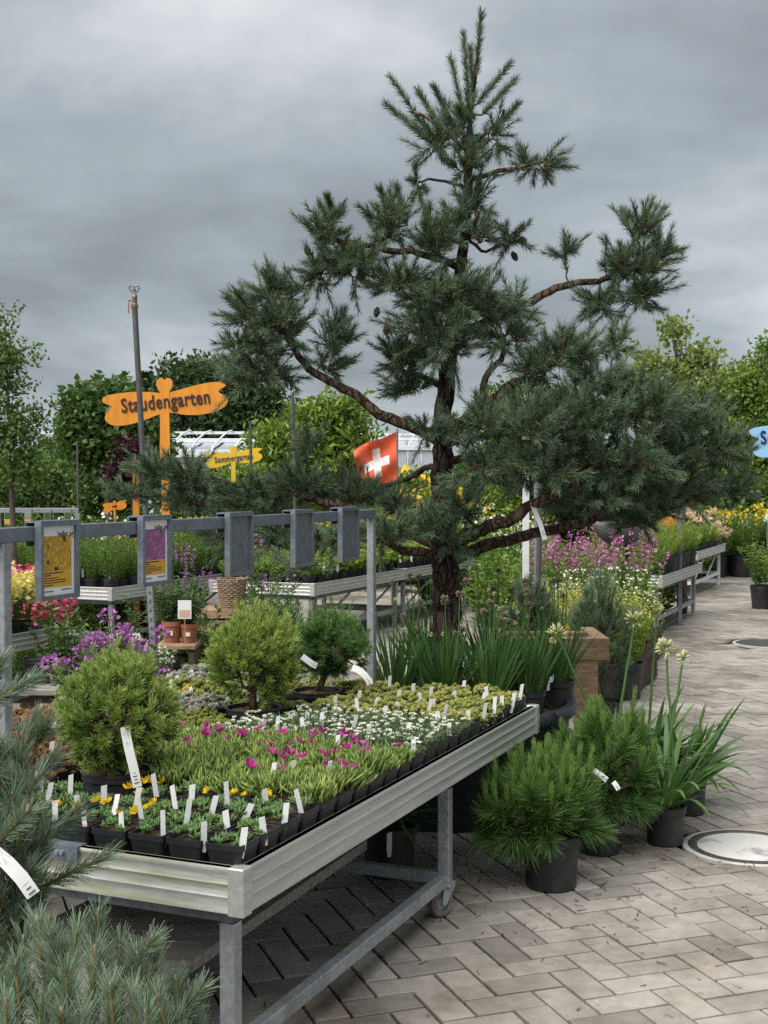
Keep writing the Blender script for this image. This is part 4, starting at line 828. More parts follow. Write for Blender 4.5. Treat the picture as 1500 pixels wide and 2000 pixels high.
PADS = [  # cx, cy, rx, ry, shoots, depth offset, depth radius (m)
    (915, 250, 78, 55, 24, 0, 0.14), (1048, 318, 55, 24, 16, -0.05, 0.08), (818, 358, 32, 16, 7, 0.1, 0.06), (930, 385, 32, 32, 12, -0.02, 0.1), (965, 260, 35, 55, 12, 0.04, 0.1), (850, 275, 55, 38, 14, -0.04, 0.1), (905, 320, 50, 28, 12, -0.1, 0.12),
    (640, 450, 45, 42, 24, -0.15, 0.14), (760, 440, 52, 52, 30, -0.12, 0.16), (690, 510, 85, 50, 52, -0.16, 0.2), (620, 530, 36, 28, 16, -0.12, 0.1), (845, 470, 60, 60, 36, -0.14, 0.18), (900, 430, 28, 42, 16, -0.08, 0.1), (1000, 462, 26, 28, 10, 0.08, 0.08), (940, 455, 28, 26, 8, -0.1, 0.1), (790, 555, 75, 38, 34, -0.2, 0.18),
    (880, 585, 110, 52, 58, -0.18, 0.22), (960, 600, 62, 40, 26, -0.2, 0.15), (840, 640, 80, 38, 34, -0.26, 0.15),
    (545, 570, 62, 38, 28, -0.12, 0.14), (490, 615, 62, 42, 30, -0.1, 0.16), (480, 680, 58, 42, 32, -0.1, 0.16), (550, 650, 70, 52, 40, -0.2, 0.16), (520, 730, 62, 28, 24, -0.12, 0.14), (655, 665, 48, 42, 24, -0.12, 0.12), (640, 715, 48, 14, 9, -0.1, 0.1), (455, 745, 38, 25, 12, -0.05, 0.1),
    (790, 700, 62, 50, 42, 0.05, 0.18), (800, 755, 52, 26, 18, 0.1, 0.14), (875, 680, 58, 48, 30, -0.25, 0.16), (980, 660, 62, 50, 24, -0.22, 0.16), (1010, 600, 40, 34, 10, -0.1, 0.1),
    (1230, 520, 76, 52, 44, 0.12, 0.18), (1180, 590, 52, 32, 22, 0.12, 0.14), (1250, 575, 55, 40, 28, 0.14, 0.16), (1248, 450, 42, 40, 18, 0.14, 0.1), (1100, 490, 26, 18, 7, 0.1, 0.08), (1290, 500, 30, 40, 12, 0.14, 0.1),
    (1100, 690, 82, 42, 42, -0.24, 0.18), (1205, 672, 34, 24, 9, -0.2, 0.1), (1040, 720, 50, 30, 16, -0.24, 0.12), (1160, 745, 72, 40, 40, -0.3, 0.18),
    (940, 830, 70, 45, 34, -0.36, 0.16), (1040, 830, 80, 55, 56, -0.42, 0.2), (1140, 820, 90, 62, 70, -0.4, 0.22), (1250, 800, 85, 58, 62, -0.2, 0.24), (1350, 815, 75, 45, 44, 0.1, 0.22), (1400, 880, 72, 55, 50, 0.12, 0.22), (1310, 890, 85, 58, 62, 0.0, 0.26), (1200, 900, 95, 52, 66, -0.36, 0.22), (1060, 915, 100, 48, 60, -0.42, 0.2), (940, 915, 62, 45, 34, -0.36, 0.16), (1150, 975, 90, 32, 36, -0.3, 0.2), (1260, 975, 80, 42, 44, -0.05, 0.2), (1345, 965, 75, 42, 38, 0.08, 0.2), (1420, 945, 48, 38, 20, 0.12, 0.16), (1230, 1020, 60, 20, 16, -0.02, 0.14), (905, 985, 42, 42, 22, -0.2, 0.14),
    (300, 920, 52, 28, 18, 0.45, 0.14), (365, 925, 55, 34, 30, 0.44, 0.18), (480, 965, 75, 30, 36, 0.42, 0.18), (590, 950, 80, 42, 40, 0.38, 0.2), (690, 960, 65, 32, 26, 0.34, 0.18), (250, 960, 34, 22, 9, 0.44, 0.1), (370, 975, 70, 26, 22, 0.44, 0.16), (500, 1000, 80, 30, 30, 0.36, 0.18), (600, 870, 28, 32, 8, 0.42, 0.1), (770, 985, 55, 28, 18, 0.2, 0.16),
    (760, 1040, 68, 38, 36, -0.26, 0.16), (840, 1035, 42, 38, 24, -0.2, 0.14), (650, 1050, 60, 36, 26, -0.3, 0.16), (560, 1050, 60, 40, 24, 0.2, 0.2), (880, 1055, 32, 30, 16, -0.2, 0.1), (440, 1045, 60, 36, 16, 0.36, 0.16), (840, 840, 36, 30, 14, -0.14, 0.12), (590, 1105, 36, 20, 9, -0.26, 0.1),
]
tw = Geo(); SB, ST, SA, SO = [], [], [], []
nodeP = NP.copy()
for cx, cy, rx, ry, n, dd, rd_ in PADS:
    n = int(n * (1.45 if dd > 0.3 else 1.0))
    rx, ry = max(rx * 0.5, rx - 24), max(ry * 0.5, ry - 20); ctr = P(cx, cy + 6, TD + dd); d = norm(rng.normal(size=(n, 3))); q = rng.random(n) ** 0.5
    tg_ = ctr + d * np.array([rx * MPP, rd_, ry * MPP]) * q[:, None]
    dist0 = np.array([np.min(np.linalg.norm(nodeP - x, axis=1)) for x in tg_])
    for x in tg_[np.argsort(dist0)]:
        dv = np.linalg.norm(nodeP - x, axis=1); i = int(np.argmin(dv)); p0 = nodeP[i]; L = dv[i]
        m = max(2, int(L / 0.05) + 1); s = np.linspace(0, 1, m + 1)[:, None]
        path = p0 + (x - p0) * s + np.array([0, 0, -0.10]) * L * (s * (1 - s)) + np.concatenate([[[0, 0, 0]], rng.normal(0, 0.006, (m - 1, 3)), [[0, 0, 0]]])
        tw.tube(path, np.linspace(0.0052 if L > 0.08 else 0.004, 0.0028, m + 1), 4, cap=False)
        nodeP = np.concatenate([nodeP, path[1:]])
        gd = norm(x - p0) if L > 1e-4 else np.array([0, 0, 1.0]); ow = norm(x - ctr)
        dirn = norm(gd * 0.55 + ow * 0.6 + np.array([0, -0.05, 0.55]) + rng.normal(0, 0.22, 3))
        ln = rng.uniform(0.085, 0.155); SB.append(x - gd * min(L * 0.4, 0.03)); ST.append(x + dirn * ln); SA.append(rng.normal(0, 0.13)); SO.append(x)
        if L > 0.07:                                     # older needles along the twig behind the shoot
            SB.append(p0 + (x - p0) * 0.45); ST.append(x); SA.append(rng.normal(-0.12, 0.1))
        if rng.random() < 0.55:                          # a side shoot
            dr = norm(dirn + rng.normal(0, 0.7, 3)); SB.append(x); ST.append(x + dr * rng.uniform(0.05, 0.09)); SA.append(rng.normal(0, 0.13))
for (bx_, by_), (tx, ty), dz in (((930, 150), (940, 26), 0), ((917, 210), (905, 68), -0.03), ((908, 240), (880, 112), 0.02), ((930, 205), (996, 124), 0.02), ((940, 225), (1006, 156), -0.03), ((838, 262), (764, 152), -0.05), ((850, 285), (756, 205), -0.02), ((862, 262), (818, 178), 0.03), ((884, 250), (850, 172), -0.04), ((960, 262), (1010, 205), 0.03), ((925, 190), (918, 95), 0.05), ((795, 440), (775, 365), -0.1), ((770, 430), (742, 368), -0.14), ((655, 430), (640, 385), -0.15), ((1262, 450), (1298, 405), 0.14), ((1235, 450), (1215, 412), 0.14), ((1270, 475), (1330, 490), 0.14), ((545, 570), (520, 535), -0.12), ((500, 600), (472, 575), -0.1), ((660, 660), (672, 605), -0.12)):
    b = P(bx_, by_, TD + dz * 0.3); t = P(tx, ty, TD + dz); n0 = nodeP[np.argmin(np.linalg.norm(nodeP - b, axis=1))]
    tw.tube([n0, b, (b + t) / 2, t], [0.007, 0.006, 0.0045, 0.003], 5); m = 6
    for q in range(m): SB.append(b + (t - b) * q / m); ST.append(b + (t - b) * (q + 1) / m); SA.append(rng.normal(0.02, 0.08))
SB, ST, SA = np.array(SB), np.array(ST), np.array(SA)
tw.V = [v - PO for v in tw.V]; ob('twigs', tw, M['twig'], pine, stuff=True)
g = Geo()
for b, t in zip(SB - PO, ST - PO): g.tube([b, t], [0.003, 0.0022], 3, cap=False)
ob('shoots', g, M['shoot'], pine, stuff=True)
ng = Geo(); needles(ng, SB - PO, ST - PO, 98, 0.043, 0.0028, spread=(0.45, 1.05), tint=0.42, tvar=0.2, shoot_tint=SA, closing=0.5)
ob('needles', ng, M['pine'], pine, stuff=True)
def cone_geo(L, r):
    g = Geo(); k = 11; pr = []
    for i in range(k):
        t = i / (k - 1); q = r * math.sin(math.pi * min(1, 0.12 + 0.86 * t)) ** 0.7; pr += [(q * 0.72 + 0.0006, L * t), (q + 0.0006, L * (t + 0.05))]
    g.lathe(pr, 10); V = g.V[0]; V += rng.normal(0, r * 0.06, V.shape); return g
cone_me = cone_geo(0.05, 0.016).mesh('cone', M['cone'])
for px_, py_, dd in ((1014, 465, 0.08), (598, 480, -0.16), (755, 635, -0.2), (738, 600, -0.18), (1000, 492, 0.08), (860, 610, -0.35)):
    o = ob('cone', cone_me, parent=pine); o.location = P(px_, py_, TD + dd) - PO; o.rotation_euler = (math.pi + rng.normal(0, 0.4), rng.normal(0, 0.4), 0)
tape_tag('strip_tag', 'clear white tag tied to the lower limb of the tall pine', 'tag', P(1040, 985, TD - 0.36), [(0, 0, 0.01), (0.01, 0, -0.03), (0.035, -0.01, -0.09), (0.055, -0.012, -0.16)], 0.022)

# blue pines at the near end of the bench
def candle_pine(name, label, loc, pot, shoots, nn, L, w, mat, group=None):
    """upright shoots (base, tip in world metres) rising from a potted stem"""
    t = thing(name, label, 'pine', loc, 0, group); round_pot(t, pot[0], pot[1]); o = np.array(loc, float)
    Bp = np.array([s[0] for s in shoots]) - o; Tp = np.array([s[1] for s in shoots]) - o
    g = Geo(); hub = np.array([0, 0, pot[1]]); top = np.array([Bp[:, 0].mean() * 0.6, Bp[:, 1].mean() * 0.6, Bp[:, 2].mean() * 0.85 + 0.05])
    g.tube([hub - [0, 0, 0.03], (hub + top) / 2, top], [0.02, 0.016, 0.011], 8); ob('stem', g, M['bark_limb'], t, smooth=True)
    g = Geo()
    for b in Bp:
        s0 = hub + (top - hub) * np.clip((b[2] - 0.12 - hub[2]) / max(top[2] - hub[2], 0.05), 0.1, 1); g.tube([s0, (s0 + b) / 2 + [0, 0, -0.02], b], [0.008, 0.006, 0.005], 5, cap=False)
    ob('twigs', g, M['twig'], t, stuff=True)
    g = Geo()
    for b, q in zip(Bp, Tp): g.tube([b, (b + q) / 2 + rng.normal(0, 0.003, 3), q], [0.005, 0.0045, 0.0035], 5)
    ob('shoots', g, M['shoot'], t, stuff=True)
    ng = Geo(); needles(ng, Bp, Tp, nn, L, w, spread=(0.38, 0.85), tint=0.5, tvar=0.16, closing=0.3); ob('needles', ng, M[mat], t, stuff=True)
    gb = Geo()
    bud = Geo(); bud.lathe([(0.0005, 0.016), (0.003, 0.012), (0.005, 0.004), (0.004, -0.002), (0.0005, -0.003)], 7); bm = bud.mesh('bud', M['bud'])
    for q, b in zip(Tp, Bp):
        o_ = ob('bud', bm, parent=t); o_.location = q; s_ = rng.uniform(0.7, 1.1); o_.scale = (s_,) * 3
    return t
low = [(-30, 1830, 2.40), (72, 1800, 2.50), (98, 1825, 2.44), (150, 1820, 2.46), (192, 1785, 2.52), (185, 1860, 2.40), (268, 1870, 2.47), (303, 1862, 2.50), (343, 1915, 2.52), (128, 1905, 2.34), (30, 1885, 2.36), (215, 1930, 2.34), (258, 1945, 2.36), (308, 1950, 2.42), (80, 1960, 2.30), (10, 1965, 2.30), (160, 1985, 2.30), (222, 1990, 2.42), (370, 1960, 2.52), (345, 1990, 2.46), (45, 1840, 2.55), (235, 1850, 2.58), (120, 1870, 2.56), (285, 1985, 2.34), (-20, 1900, 2.5), (-60, 1870, 2.42)]
sh = []
for x, y, d in low:
    tp = P(x, y, d); ln = rng.uniform(0.13, 0.19); sh.append((tp - np.array([rng.normal(0, 0.015) - (0.03 if x < 120 else -0.02 if x < 250 else 0.04) * 0.6, rng.normal(0, 0.02), ln]), tp))
    if rng.random() < 0.8:
        q = sh[-1][0]; sh.append((q + [0, 0, -0.02], q + np.array([rng.normal(0, 0.07), rng.normal(0, 0.05), rng.uniform(0.07, 0.12)])))
cx = P(165, 1900, 2.46); candle_pine('blue_pine', 'low blue-green pine with upright brown-stemmed candles in front of the bench', (cx[0], 2.46, 0), (0.14, 0.24), sh, 330, 0.052, 0.0020, 'pine_blue')
up_ = [(22, 1460, 2.78), (70, 1440, 2.86), (98, 1405, 2.92), (100, 1520, 2.80), (52, 1560, 2.72), (108, 1590, 2.86), (20, 1600, 2.68), (88, 1650, 2.78), (112, 1680, 2.86), (60, 1690, 2.74), (20, 1700, 2.72), (-30, 1380, 2.84), (0, 1330, 2.90), (-60, 1480, 2.76), (-40, 1560, 2.74), (-20, 1640, 2.74), (-70, 1420, 2.86), (60, 1500, 2.94), (-10, 1500, 2.9), (40, 1620, 2.9), (5, 1300, 2.95), (70, 1750, 2.85), (20, 1780, 2.85), (95, 1730, 2.92)]
sh = []
for x, y, d in up_:
    x -= 28
    tp = P(x, y, d); ln = rng.uniform(0.14, 0.22); lean = 0.05 if x > 50 else 0.0
    sh.append((tp - np.array([rng.normal(lean, 0.02), rng.normal(0, 0.02), ln]), tp))
    for _ in range(2):
        q = sh[-1][0] if _ == 0 else tp - [0, 0, 0.06]; sh.append((q, q + np.array([rng.normal(0.02, 0.06), rng.normal(-0.02, 0.05), rng.uniform(0.05, 0.09)])))
cx = P(-40, 1600, 2.86); candle_pine('blue_pine', 'taller blue-green pine with a curled white tag at the near corner of the bench', (cx[0], 2.86, 0), (0.16, 0.26), sh, 280, 0.055, 0.0021, 'pine_blue')
tape_tag('strip_tag', 'white strip tag curling out of the taller blue-green pine', 'tag', P(-10, 1665, 2.66), [(0, 0, 0), (0.03, -0.006, -0.022), (0.058, -0.01, -0.05), (0.082, -0.006, -0.088)], 0.030)

# black pines on the paving
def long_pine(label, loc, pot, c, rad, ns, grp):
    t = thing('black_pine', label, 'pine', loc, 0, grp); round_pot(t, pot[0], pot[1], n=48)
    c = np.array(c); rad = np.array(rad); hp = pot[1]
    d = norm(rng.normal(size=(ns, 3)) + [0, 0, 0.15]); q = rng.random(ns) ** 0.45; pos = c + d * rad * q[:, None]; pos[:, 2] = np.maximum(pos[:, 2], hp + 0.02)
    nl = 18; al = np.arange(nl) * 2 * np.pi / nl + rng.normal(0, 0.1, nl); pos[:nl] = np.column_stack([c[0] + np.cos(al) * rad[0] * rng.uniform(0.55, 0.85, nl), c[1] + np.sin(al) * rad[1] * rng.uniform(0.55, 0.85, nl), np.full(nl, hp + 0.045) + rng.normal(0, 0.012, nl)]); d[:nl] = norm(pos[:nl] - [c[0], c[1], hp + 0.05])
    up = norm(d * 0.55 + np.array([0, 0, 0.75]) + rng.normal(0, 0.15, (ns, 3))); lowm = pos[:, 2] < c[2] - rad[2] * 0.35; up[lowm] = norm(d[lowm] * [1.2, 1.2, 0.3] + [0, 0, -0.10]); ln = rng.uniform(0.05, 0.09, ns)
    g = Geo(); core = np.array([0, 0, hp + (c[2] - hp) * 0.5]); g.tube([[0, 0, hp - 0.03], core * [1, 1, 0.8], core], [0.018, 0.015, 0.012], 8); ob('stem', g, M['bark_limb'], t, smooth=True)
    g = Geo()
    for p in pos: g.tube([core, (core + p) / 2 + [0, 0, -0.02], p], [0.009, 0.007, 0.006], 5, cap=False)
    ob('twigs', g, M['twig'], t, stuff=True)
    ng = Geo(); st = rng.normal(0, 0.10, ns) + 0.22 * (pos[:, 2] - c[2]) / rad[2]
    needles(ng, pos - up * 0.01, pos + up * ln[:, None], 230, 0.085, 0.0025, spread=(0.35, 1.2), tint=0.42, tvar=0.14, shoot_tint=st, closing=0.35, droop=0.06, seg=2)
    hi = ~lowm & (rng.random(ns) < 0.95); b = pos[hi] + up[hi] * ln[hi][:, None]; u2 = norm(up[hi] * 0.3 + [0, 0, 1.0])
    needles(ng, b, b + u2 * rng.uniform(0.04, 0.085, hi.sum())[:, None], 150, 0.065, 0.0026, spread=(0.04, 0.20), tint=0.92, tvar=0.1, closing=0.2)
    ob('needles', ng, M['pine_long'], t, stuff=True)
    cm = cone_geo(0.06, 0.0125).mesh('cone', M['cone'])
    for _ in range(7):
        a = rng.uniform(-2.6, -0.4); z = rng.uniform(-0.35, 0.7); o = ob('cone', cm, parent=t); o.location = c + rad * np.array([math.cos(a) * 0.8, math.sin(a) * 0.8, z]); o.rotation_euler = (rng.normal(0, 0.4), rng.normal(0, 0.4), 0)
    return t
GP = 'black pines in pots on the paving'
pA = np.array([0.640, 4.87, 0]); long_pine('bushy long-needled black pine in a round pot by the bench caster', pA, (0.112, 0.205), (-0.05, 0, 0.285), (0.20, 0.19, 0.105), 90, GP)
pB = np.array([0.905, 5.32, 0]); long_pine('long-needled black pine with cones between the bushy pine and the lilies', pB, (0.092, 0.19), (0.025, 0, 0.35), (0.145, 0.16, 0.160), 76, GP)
tape_tag('strip_tag', 'pair of white printed tags in the black pine needles', 'tag', P(1160, 1505, 4.98), [(0, 0, 0), (0.025, -0.005, -0.016), (0.05, -0.005, -0.036)], 0.022, None)
tape_tag('strip_tag', 'small white tag below the printed strip in the black pine', 'tag', P(1198, 1527, 5.0), [(0, 0, 0), (0.012, -0.004, -0.016), (0.02, -0.004, -0.03)], 0.020, None)

# ------------------------------------------------------------------ strap-leaved plants
def strap_clump(n, L, w, spread, bend, tint=0.45, seg=5, c=(0, 0, 0), rb=0.03):
    g = Geo(); a = rng.random(n) * 6.2832; el = rng.uniform(spread[0], spread[1], n)
    D = np.stack([np.cos(a) * np.cos(el), np.sin(a) * np.cos(el), np.sin(el)], -1); b = np.column_stack([np.cos(a) * rb * rng.random(n), np.sin(a) * rb * rng.random(n), np.zeros(n)]) + np.array(c)
    g.blades(b, D, rng.uniform(L * 0.65, L * 1.1, n), rng.uniform(w * 0.75, w * 1.15, n), seg=seg, bend=rng.uniform(bend * 0.4, bend * 1.3, n), tip=0.08, a=np.clip(rng.normal(tint, 0.18, n), 0, 1), droop=True)
    return g
def umbel(n, r, bud_l, bud_w, mats):
    g = Geo(); d = norm(rng.normal(size=(n, 3)) + [0, 0, 0.7]); 
    for x in d: g.tube([[0, 0, 0], x * r * 0.55], [0.0012, 0.0012], 3, cap=False, a=0.1)
    g.fingers(d * r * 0.5, d + rng.normal(0, 0.12, d.shape), bud_l * rng.uniform(0.7, 1.1, n), bud_w, np.clip(rng.normal(0.75, 0.25, n), 0, 1)); return g
# African lilies in pots beside the black pines
GL = 'African lilies in pots on the paving'
def lily(label, loc, pot, nl, L, stalks, tint=0.45, grp=GL):
    t = thing('lily_pot', label, 'lily', loc, 0, grp); round_pot(t, pot[0], pot[1], n=40)
    lm = strap_clump(int(nl * 2.0), L * 1.18, 0.027, (0.72, 1.46), 0.55, tint, 6, (0, 0, pot[1] - 0.02), 0.05); V = lm.V[0]; ob('leaves', lm, M['strap'], t, stuff=True)
    g = Geo()
    for _ in range(7):
        a = rng.random() * 6.28; r = rng.random() * 0.04; g.lathe([(0.014, -0.03), (0.013, 0.05), (0.009, 0.10)], 7, (r * math.cos(a), r * math.sin(a), pot[1] - 0.005), a=0.9)
    ob('leaf_bases', g, M['bud_green'], t, stuff=True)
    for (tx, ty, d, full) in stalks:
        tp = P(tx, ty, d) - np.array(loc); b = np.array([rng.normal(0, 0.02), rng.normal(0, 0.02), pot[1] - 0.02])
        mid = (b + tp) / 2 + np.array([0, 0, 0.0]) + np.array([(b[0] - tp[0]) * 0.12, 0, 0]); g = Geo(); pts, rd = resample([b, mid, tp], [0.0075, 0.0065, 0.0048], 0.05, 0.001); g.tube(pts, rd, 7, a=0.55); st = ob('flower_stalk', g, M['strap'], t, smooth=True)
        hd = ob('flower_head', umbel(38 if full else 20, 0.050 if full else 0.022, 0.034 if full else 0.030, 0.0062, None), M['bud_green'], st); hd.location = tp
    return t
lily('African lily with two tall budding stalks in the front pot beside the manhole', (1.205, 5.45, 0), (0.088, 0.165), 34, 0.50, [(1335, 1285, 5.45, False), (1300, 1268, 5.5, True)])
lily('African lily with a thick leaning bud stalk behind the black pines', (1.02, 5.78, 0), (0.095, 0.17), 38, 0.52, [(1088, 1240, 5.75, True), (1240, 1212, 5.8, True)], 0.4)
lily('African lily with a slender stalk nearest the pallet frame', (1.24, 6.0, 0), (0.09, 0.17), 36, 0.52, [(1284, 1188, 5.95, False)], 0.38)
lily('leafy African lily without buds behind the front lily pot', (1.42, 5.95, 0), (0.088, 0.165), 34, 0.46, [], 0.36)
# daylily in a pot under the bench
t = thing('daylily_pot', 'arching daylily in a black pot standing in the shade under the bench', 'daylily', (0.02, 5.02, 0)); round_pot(t, 0.11, 0.20)
ob('leaves', strap_clump(46, 0.42, 0.017, (0.5, 1.35), 0.55, 0.4, 6, (0, 0, 0.18)), M['strap'], t, stuff=True)
o = ob('plant_tag', tag_geo(0.10, 0.02).mesh('plant_tag', M['tag']), parent=t); o.location = (0.0, -0.112, 0.10); o.rotation_euler = (0.1, 0, 0.1)
# ornamental onions in pots standing in the tub round the trunk
GO = 'ornamental onion pots standing in the tub'
for k, (px_, d, lb, sp) in enumerate(((775, 5.82, 'ornamental onion clump in the tub next to the sign rail end post', 1), (868, 5.74, 'ornamental onion clump hiding the foot of the pine trunk', 1), (955, 5.80, 'ornamental onion clump between the trunk and the tub edge pots', 1), (1030, 5.92, 'ornamental onion clump beside the rimmed pot at the tub edge', 1), (1085, 6.22, 'ornamental onion in the round black pot resting at the tub rim', 1), (960, 6.42, 'ornamental onion clump standing behind the pine trunk', 1), (830, 6.48, 'ornamental onion clump behind the trunk towards the sign rail', 1))):
    b = P(px_, 1330, d); zb = TH - 0.062
    t = thing('onion_pot', lb, 'ornamental onion', (b[0], d, zb), 0, GO); round_pot(t, 0.095 if k == 4 else 0.085, 0.14)
    ob('leaves', strap_clump(95, 0.40, 0.0125, (0.95, 1.5), 0.14, 0.38, 4, (0, 0, 0.12), 0.075), M['strap'], t, stuff=True)
    hm = umbel(40, 0.020, 0.010, 0.0028, None)
    heads = [umbel(40, 0.024, 0.010, 0.003, None).mesh('seed_head', M['seed_head']), umbel(24, 0.010, 0.007, 0.0026, None).mesh('flower_bud', M['bud_green'])]
    for _ in range(9):
        a = rng.random() * 6.28; r = rng.random() * 0.12; tp = np.array([math.cos(a) * r, math.sin(a) * r, rng.uniform(0.40, 0.66)]); g = Geo(); b0 = np.array([tp[0] * 0.4, tp[1] * 0.4, 0.12])
        g.tube([b0, (b0 + tp) / 2 + rng.normal(0, 0.008, 3), tp], [0.0032, 0.003, 0.0024], 5, a=0.5); st = ob('flower_stalk', g, M['strap'], t)
        h = ob('seed_head', heads[int(rng.random() < 0.5)], parent=st); h.location = tp
    if k == 4:
        o = ob('plant_tag', tag_geo(0.085, 0.02).mesh('plant_tag', M['white_card']), parent=t); o.location = (-0.05, -0.085, 0.10); o.rotation_euler = (0.1, 0.3, 0.2)

# ------------------------------------------------------------------ timber pallet frame behind the tub
pf = thing('pallet_frame', 'rough sawn timber frame with a thick post and end beam behind the lilies', 'timber frame', (0, 0, 0))
d = 6.95; zt = P(0, 1246, d)[2]; zb_ = P(0, 1290, d)[2]; xl = P(1098, 0, d)[0]; xr = P(1196, 0, d)[0]
g = Geo(); g.box(xl - 0.35, xr, d, d + 0.06, zb_, zt, 0.004); ob('beam', g, M['wood'], pf)
g = Geo(); g.box(xr - 0.075, xr, d + 0.063, d + 0.55, zb_ + 0.004, zt - 0.002, 0.004); ob('beam', g, M['wood'], pf)
g = Geo(); g.box(xl - 0.35, xr - 0.08, d + 0.30, d + 0.36, zb_ + 0.003, zt - 0.004, 0.004); ob('beam', g, M['wood'], pf)
x0 = P(1131, 0, d)[0]; x1 = P(1174, 0, d)[0]
g = Geo(); g.box(x0, x1, d + 0.005, d + 0.10, 0.16, zb_ - 0.001, 0.004); ob('post', g, M['wood'], pf)
g = Geo(); g.box(x0 - 0.05, x1 + 0.06, d - 0.03, d + 0.16, 0.0, 0.157, 0.004); ob('base_block', g, M['wood'], pf)
g = Geo(); g.box(xl - 0.30, xl - 0.20, d + 0.005, d + 0.10, 0.0, zb_ - 0.001, 0.004); ob('post', g, M['wood'], pf)

# ------------------------------------------------------------------ darker small pines behind
for px_, pyt, pyb, d, lb, wd in ((1178, 1128, 1360, 7.75, 'dark blue-green dwarf pine with a conical top beside the path-side crate', 0.34), (1040, 1120, 1270, 8.3, 'dark dwarf pine with upright shoots in front of the white post', 0.26)):
    zt = P(0, pyt, d)[2]; x = P(px_, 0, d)[0]; h = zt - 0.2
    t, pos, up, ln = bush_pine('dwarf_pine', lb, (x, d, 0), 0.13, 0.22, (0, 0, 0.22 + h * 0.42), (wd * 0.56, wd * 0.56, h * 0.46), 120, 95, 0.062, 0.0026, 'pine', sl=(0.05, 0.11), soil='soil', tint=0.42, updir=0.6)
    g = Geo(); tp = np.array([[0, 0, zt - 0.22], [0.05, 0, zt - 0.2], [-0.05, 0.02, zt - 0.22]]); needles(g, tp, tp + [[0, 0, 0.2], [0.04, 0, 0.14], [-0.04, 0, 0.14]], 160, 0.05, 0.0024, tint=0.45); ob('leader', g, M['pine'], t, stuff=True)

# ------------------------------------------------------------------ leafy perennials (shared meshes, many copies)
def herb_geo(h, r, ns, lpl, L, w, lean=0.35, start=0.1, updir=0.5, base_r=0.3):
    g = Geo(); tops = []
    for _ in range(ns):
        a = rng.random() * 6.28; q = math.sqrt(rng.random()); b = np.array([math.cos(a) * r * base_r * q, math.sin(a) * r * base_r * q, 0]); hh = h * rng.uniform(0.7, 1.05) * (1 - 0.25 * q)
        tp = np.array([math.cos(a) * r * q + rng.normal(0, 0.02), math.sin(a) * r * q + rng.normal(0, 0.02), hh]); md = (b + tp) / 2 + [0, 0, hh * 0.06]
        g.tube([b, md, tp], [0.003, 0.0025, 0.0015], 3, a=0.3, cap=False); tops.append((md, tp))
        t = start + (1 - start) * rng.random(lpl); pos = np.where(t[:, None] < 0.5, b + (md - b) * (t[:, None] * 2), md + (tp - md) * (t[:, None] * 2 - 1))
        an = rng.random(lpl) * 6.28; D = np.stack([np.cos(an), np.sin(an), rng.normal(updir, 0.35, lpl)], -1)
        g.leaves(pos, D, L * rng.uniform(0.6, 1.15, lpl) * (1.1 - 0.4 * t), w * rng.uniform(0.7, 1.2, lpl) * (1.1 - 0.4 * t), np.clip(rng.normal(0.35, 0.16, lpl) + 0.35 * t, 0, 1))
    return g, tops
def spike_geo(tops, ln, n, ps, rad, mixa=0.5):
    g = Geo()
    for md, tp in tops:
        d = norm(tp - md); t = rng.random(n); a = rng.random(n) * 6.28; rr = rad * (1.05 - 0.75 * t)
        e1, e2 = frame_of(d[None]); D = e1 * np.cos(a)[:, None] + e2 * np.sin(a)[:, None] + d * 0.25
        g.leaves(tp - d * ln * 0.3 + d * (ln * t)[:, None] + D * (rr * 0.3)[:, None], D, rr + ps * 0.6, ps, np.clip(rng.normal(mixa, 0.25, n), 0, 1))
    return g
def cluster_geo(tops, n, ps, rad, frac=1.0, flat=0.7):
    g = Geo()
    for md, tp in tops:
        if rng.random() > frac: continue
        d = norm(rng.normal(size=(n, 3)) + [0, 0, 0.5]); C = tp + d * rad * np.array([1, 1, flat]); D = norm(d + rng.normal(0, 0.6, d.shape)); g.leaves(C, D, ps, ps * 0.95, np.clip(rng.normal(0.55, 0.25, n), 0, 1), fold=0.1)
    return g
KIND = {}
def make_kind(key, nvar, fmat, pot, hargs, flower=None, fmat2=None, **kw):
    vs_ = []
    for _ in range(nvar):
        g, tops = herb_geo(*hargs, **kw); fm = g.mesh('foliage', M[fmat]); f2 = None
        if flower: f2 = flower(tops).mesh('blossoms', M[fmat2])
        vs_.append((fm, f2))
    pm = None
    if pot:
        pg = Geo(); r, h = pot; pg.lathe([(0.001, 0), (r * 0.84, 0), (r * 0.97, h * 0.8), (r, h * 0.81), (r, h), (r - 0.006, h), (r - 0.008, h - 0.02), (0.001, h - 0.015)], 16); pm = pg.mesh('pot', M['black_plastic'])
    KIND[key] = (vs_, pm, pot[1] if pot else 0.0)
def put(key, name, label, cat, loc, group=None, scale=1.0, tagm=False, potted=True):
    vs_, pm, h = KIND[key]
    if not potted: pm, h = None, 0.0
    fm, f2 = vs_[rng.integers(len(vs_))]; t = thing(name, label, cat, loc, rng.random() * 6.28, group, scale * rng.uniform(0.9, 1.1))
    if pm: ob('pot', pm, parent=t)
    o = ob('foliage', fm, parent=t, stuff=True); o.location = (0, 0, max(h - 0.02, 0))
    if f2 is not None: o = ob('blossoms', f2, parent=t, stuff=True); o.location = (0, 0, max(h - 0.02, 0))
    if tagm: o = ob('plant_tag', tag_me[0], parent=t); o.location = (0.04, -0.04, h - 0.02); o.scale = (1.4, 1.4, 1.2); o.rotation_euler = (0, rng.normal(0, 0.1), -t.rotation_euler.z)
    return t
SP = (0.065, 0.10)
make_kind('fern', 4, 'herb', SP, (0.34, 0.13, 16, 46, 0.036, 0.012))
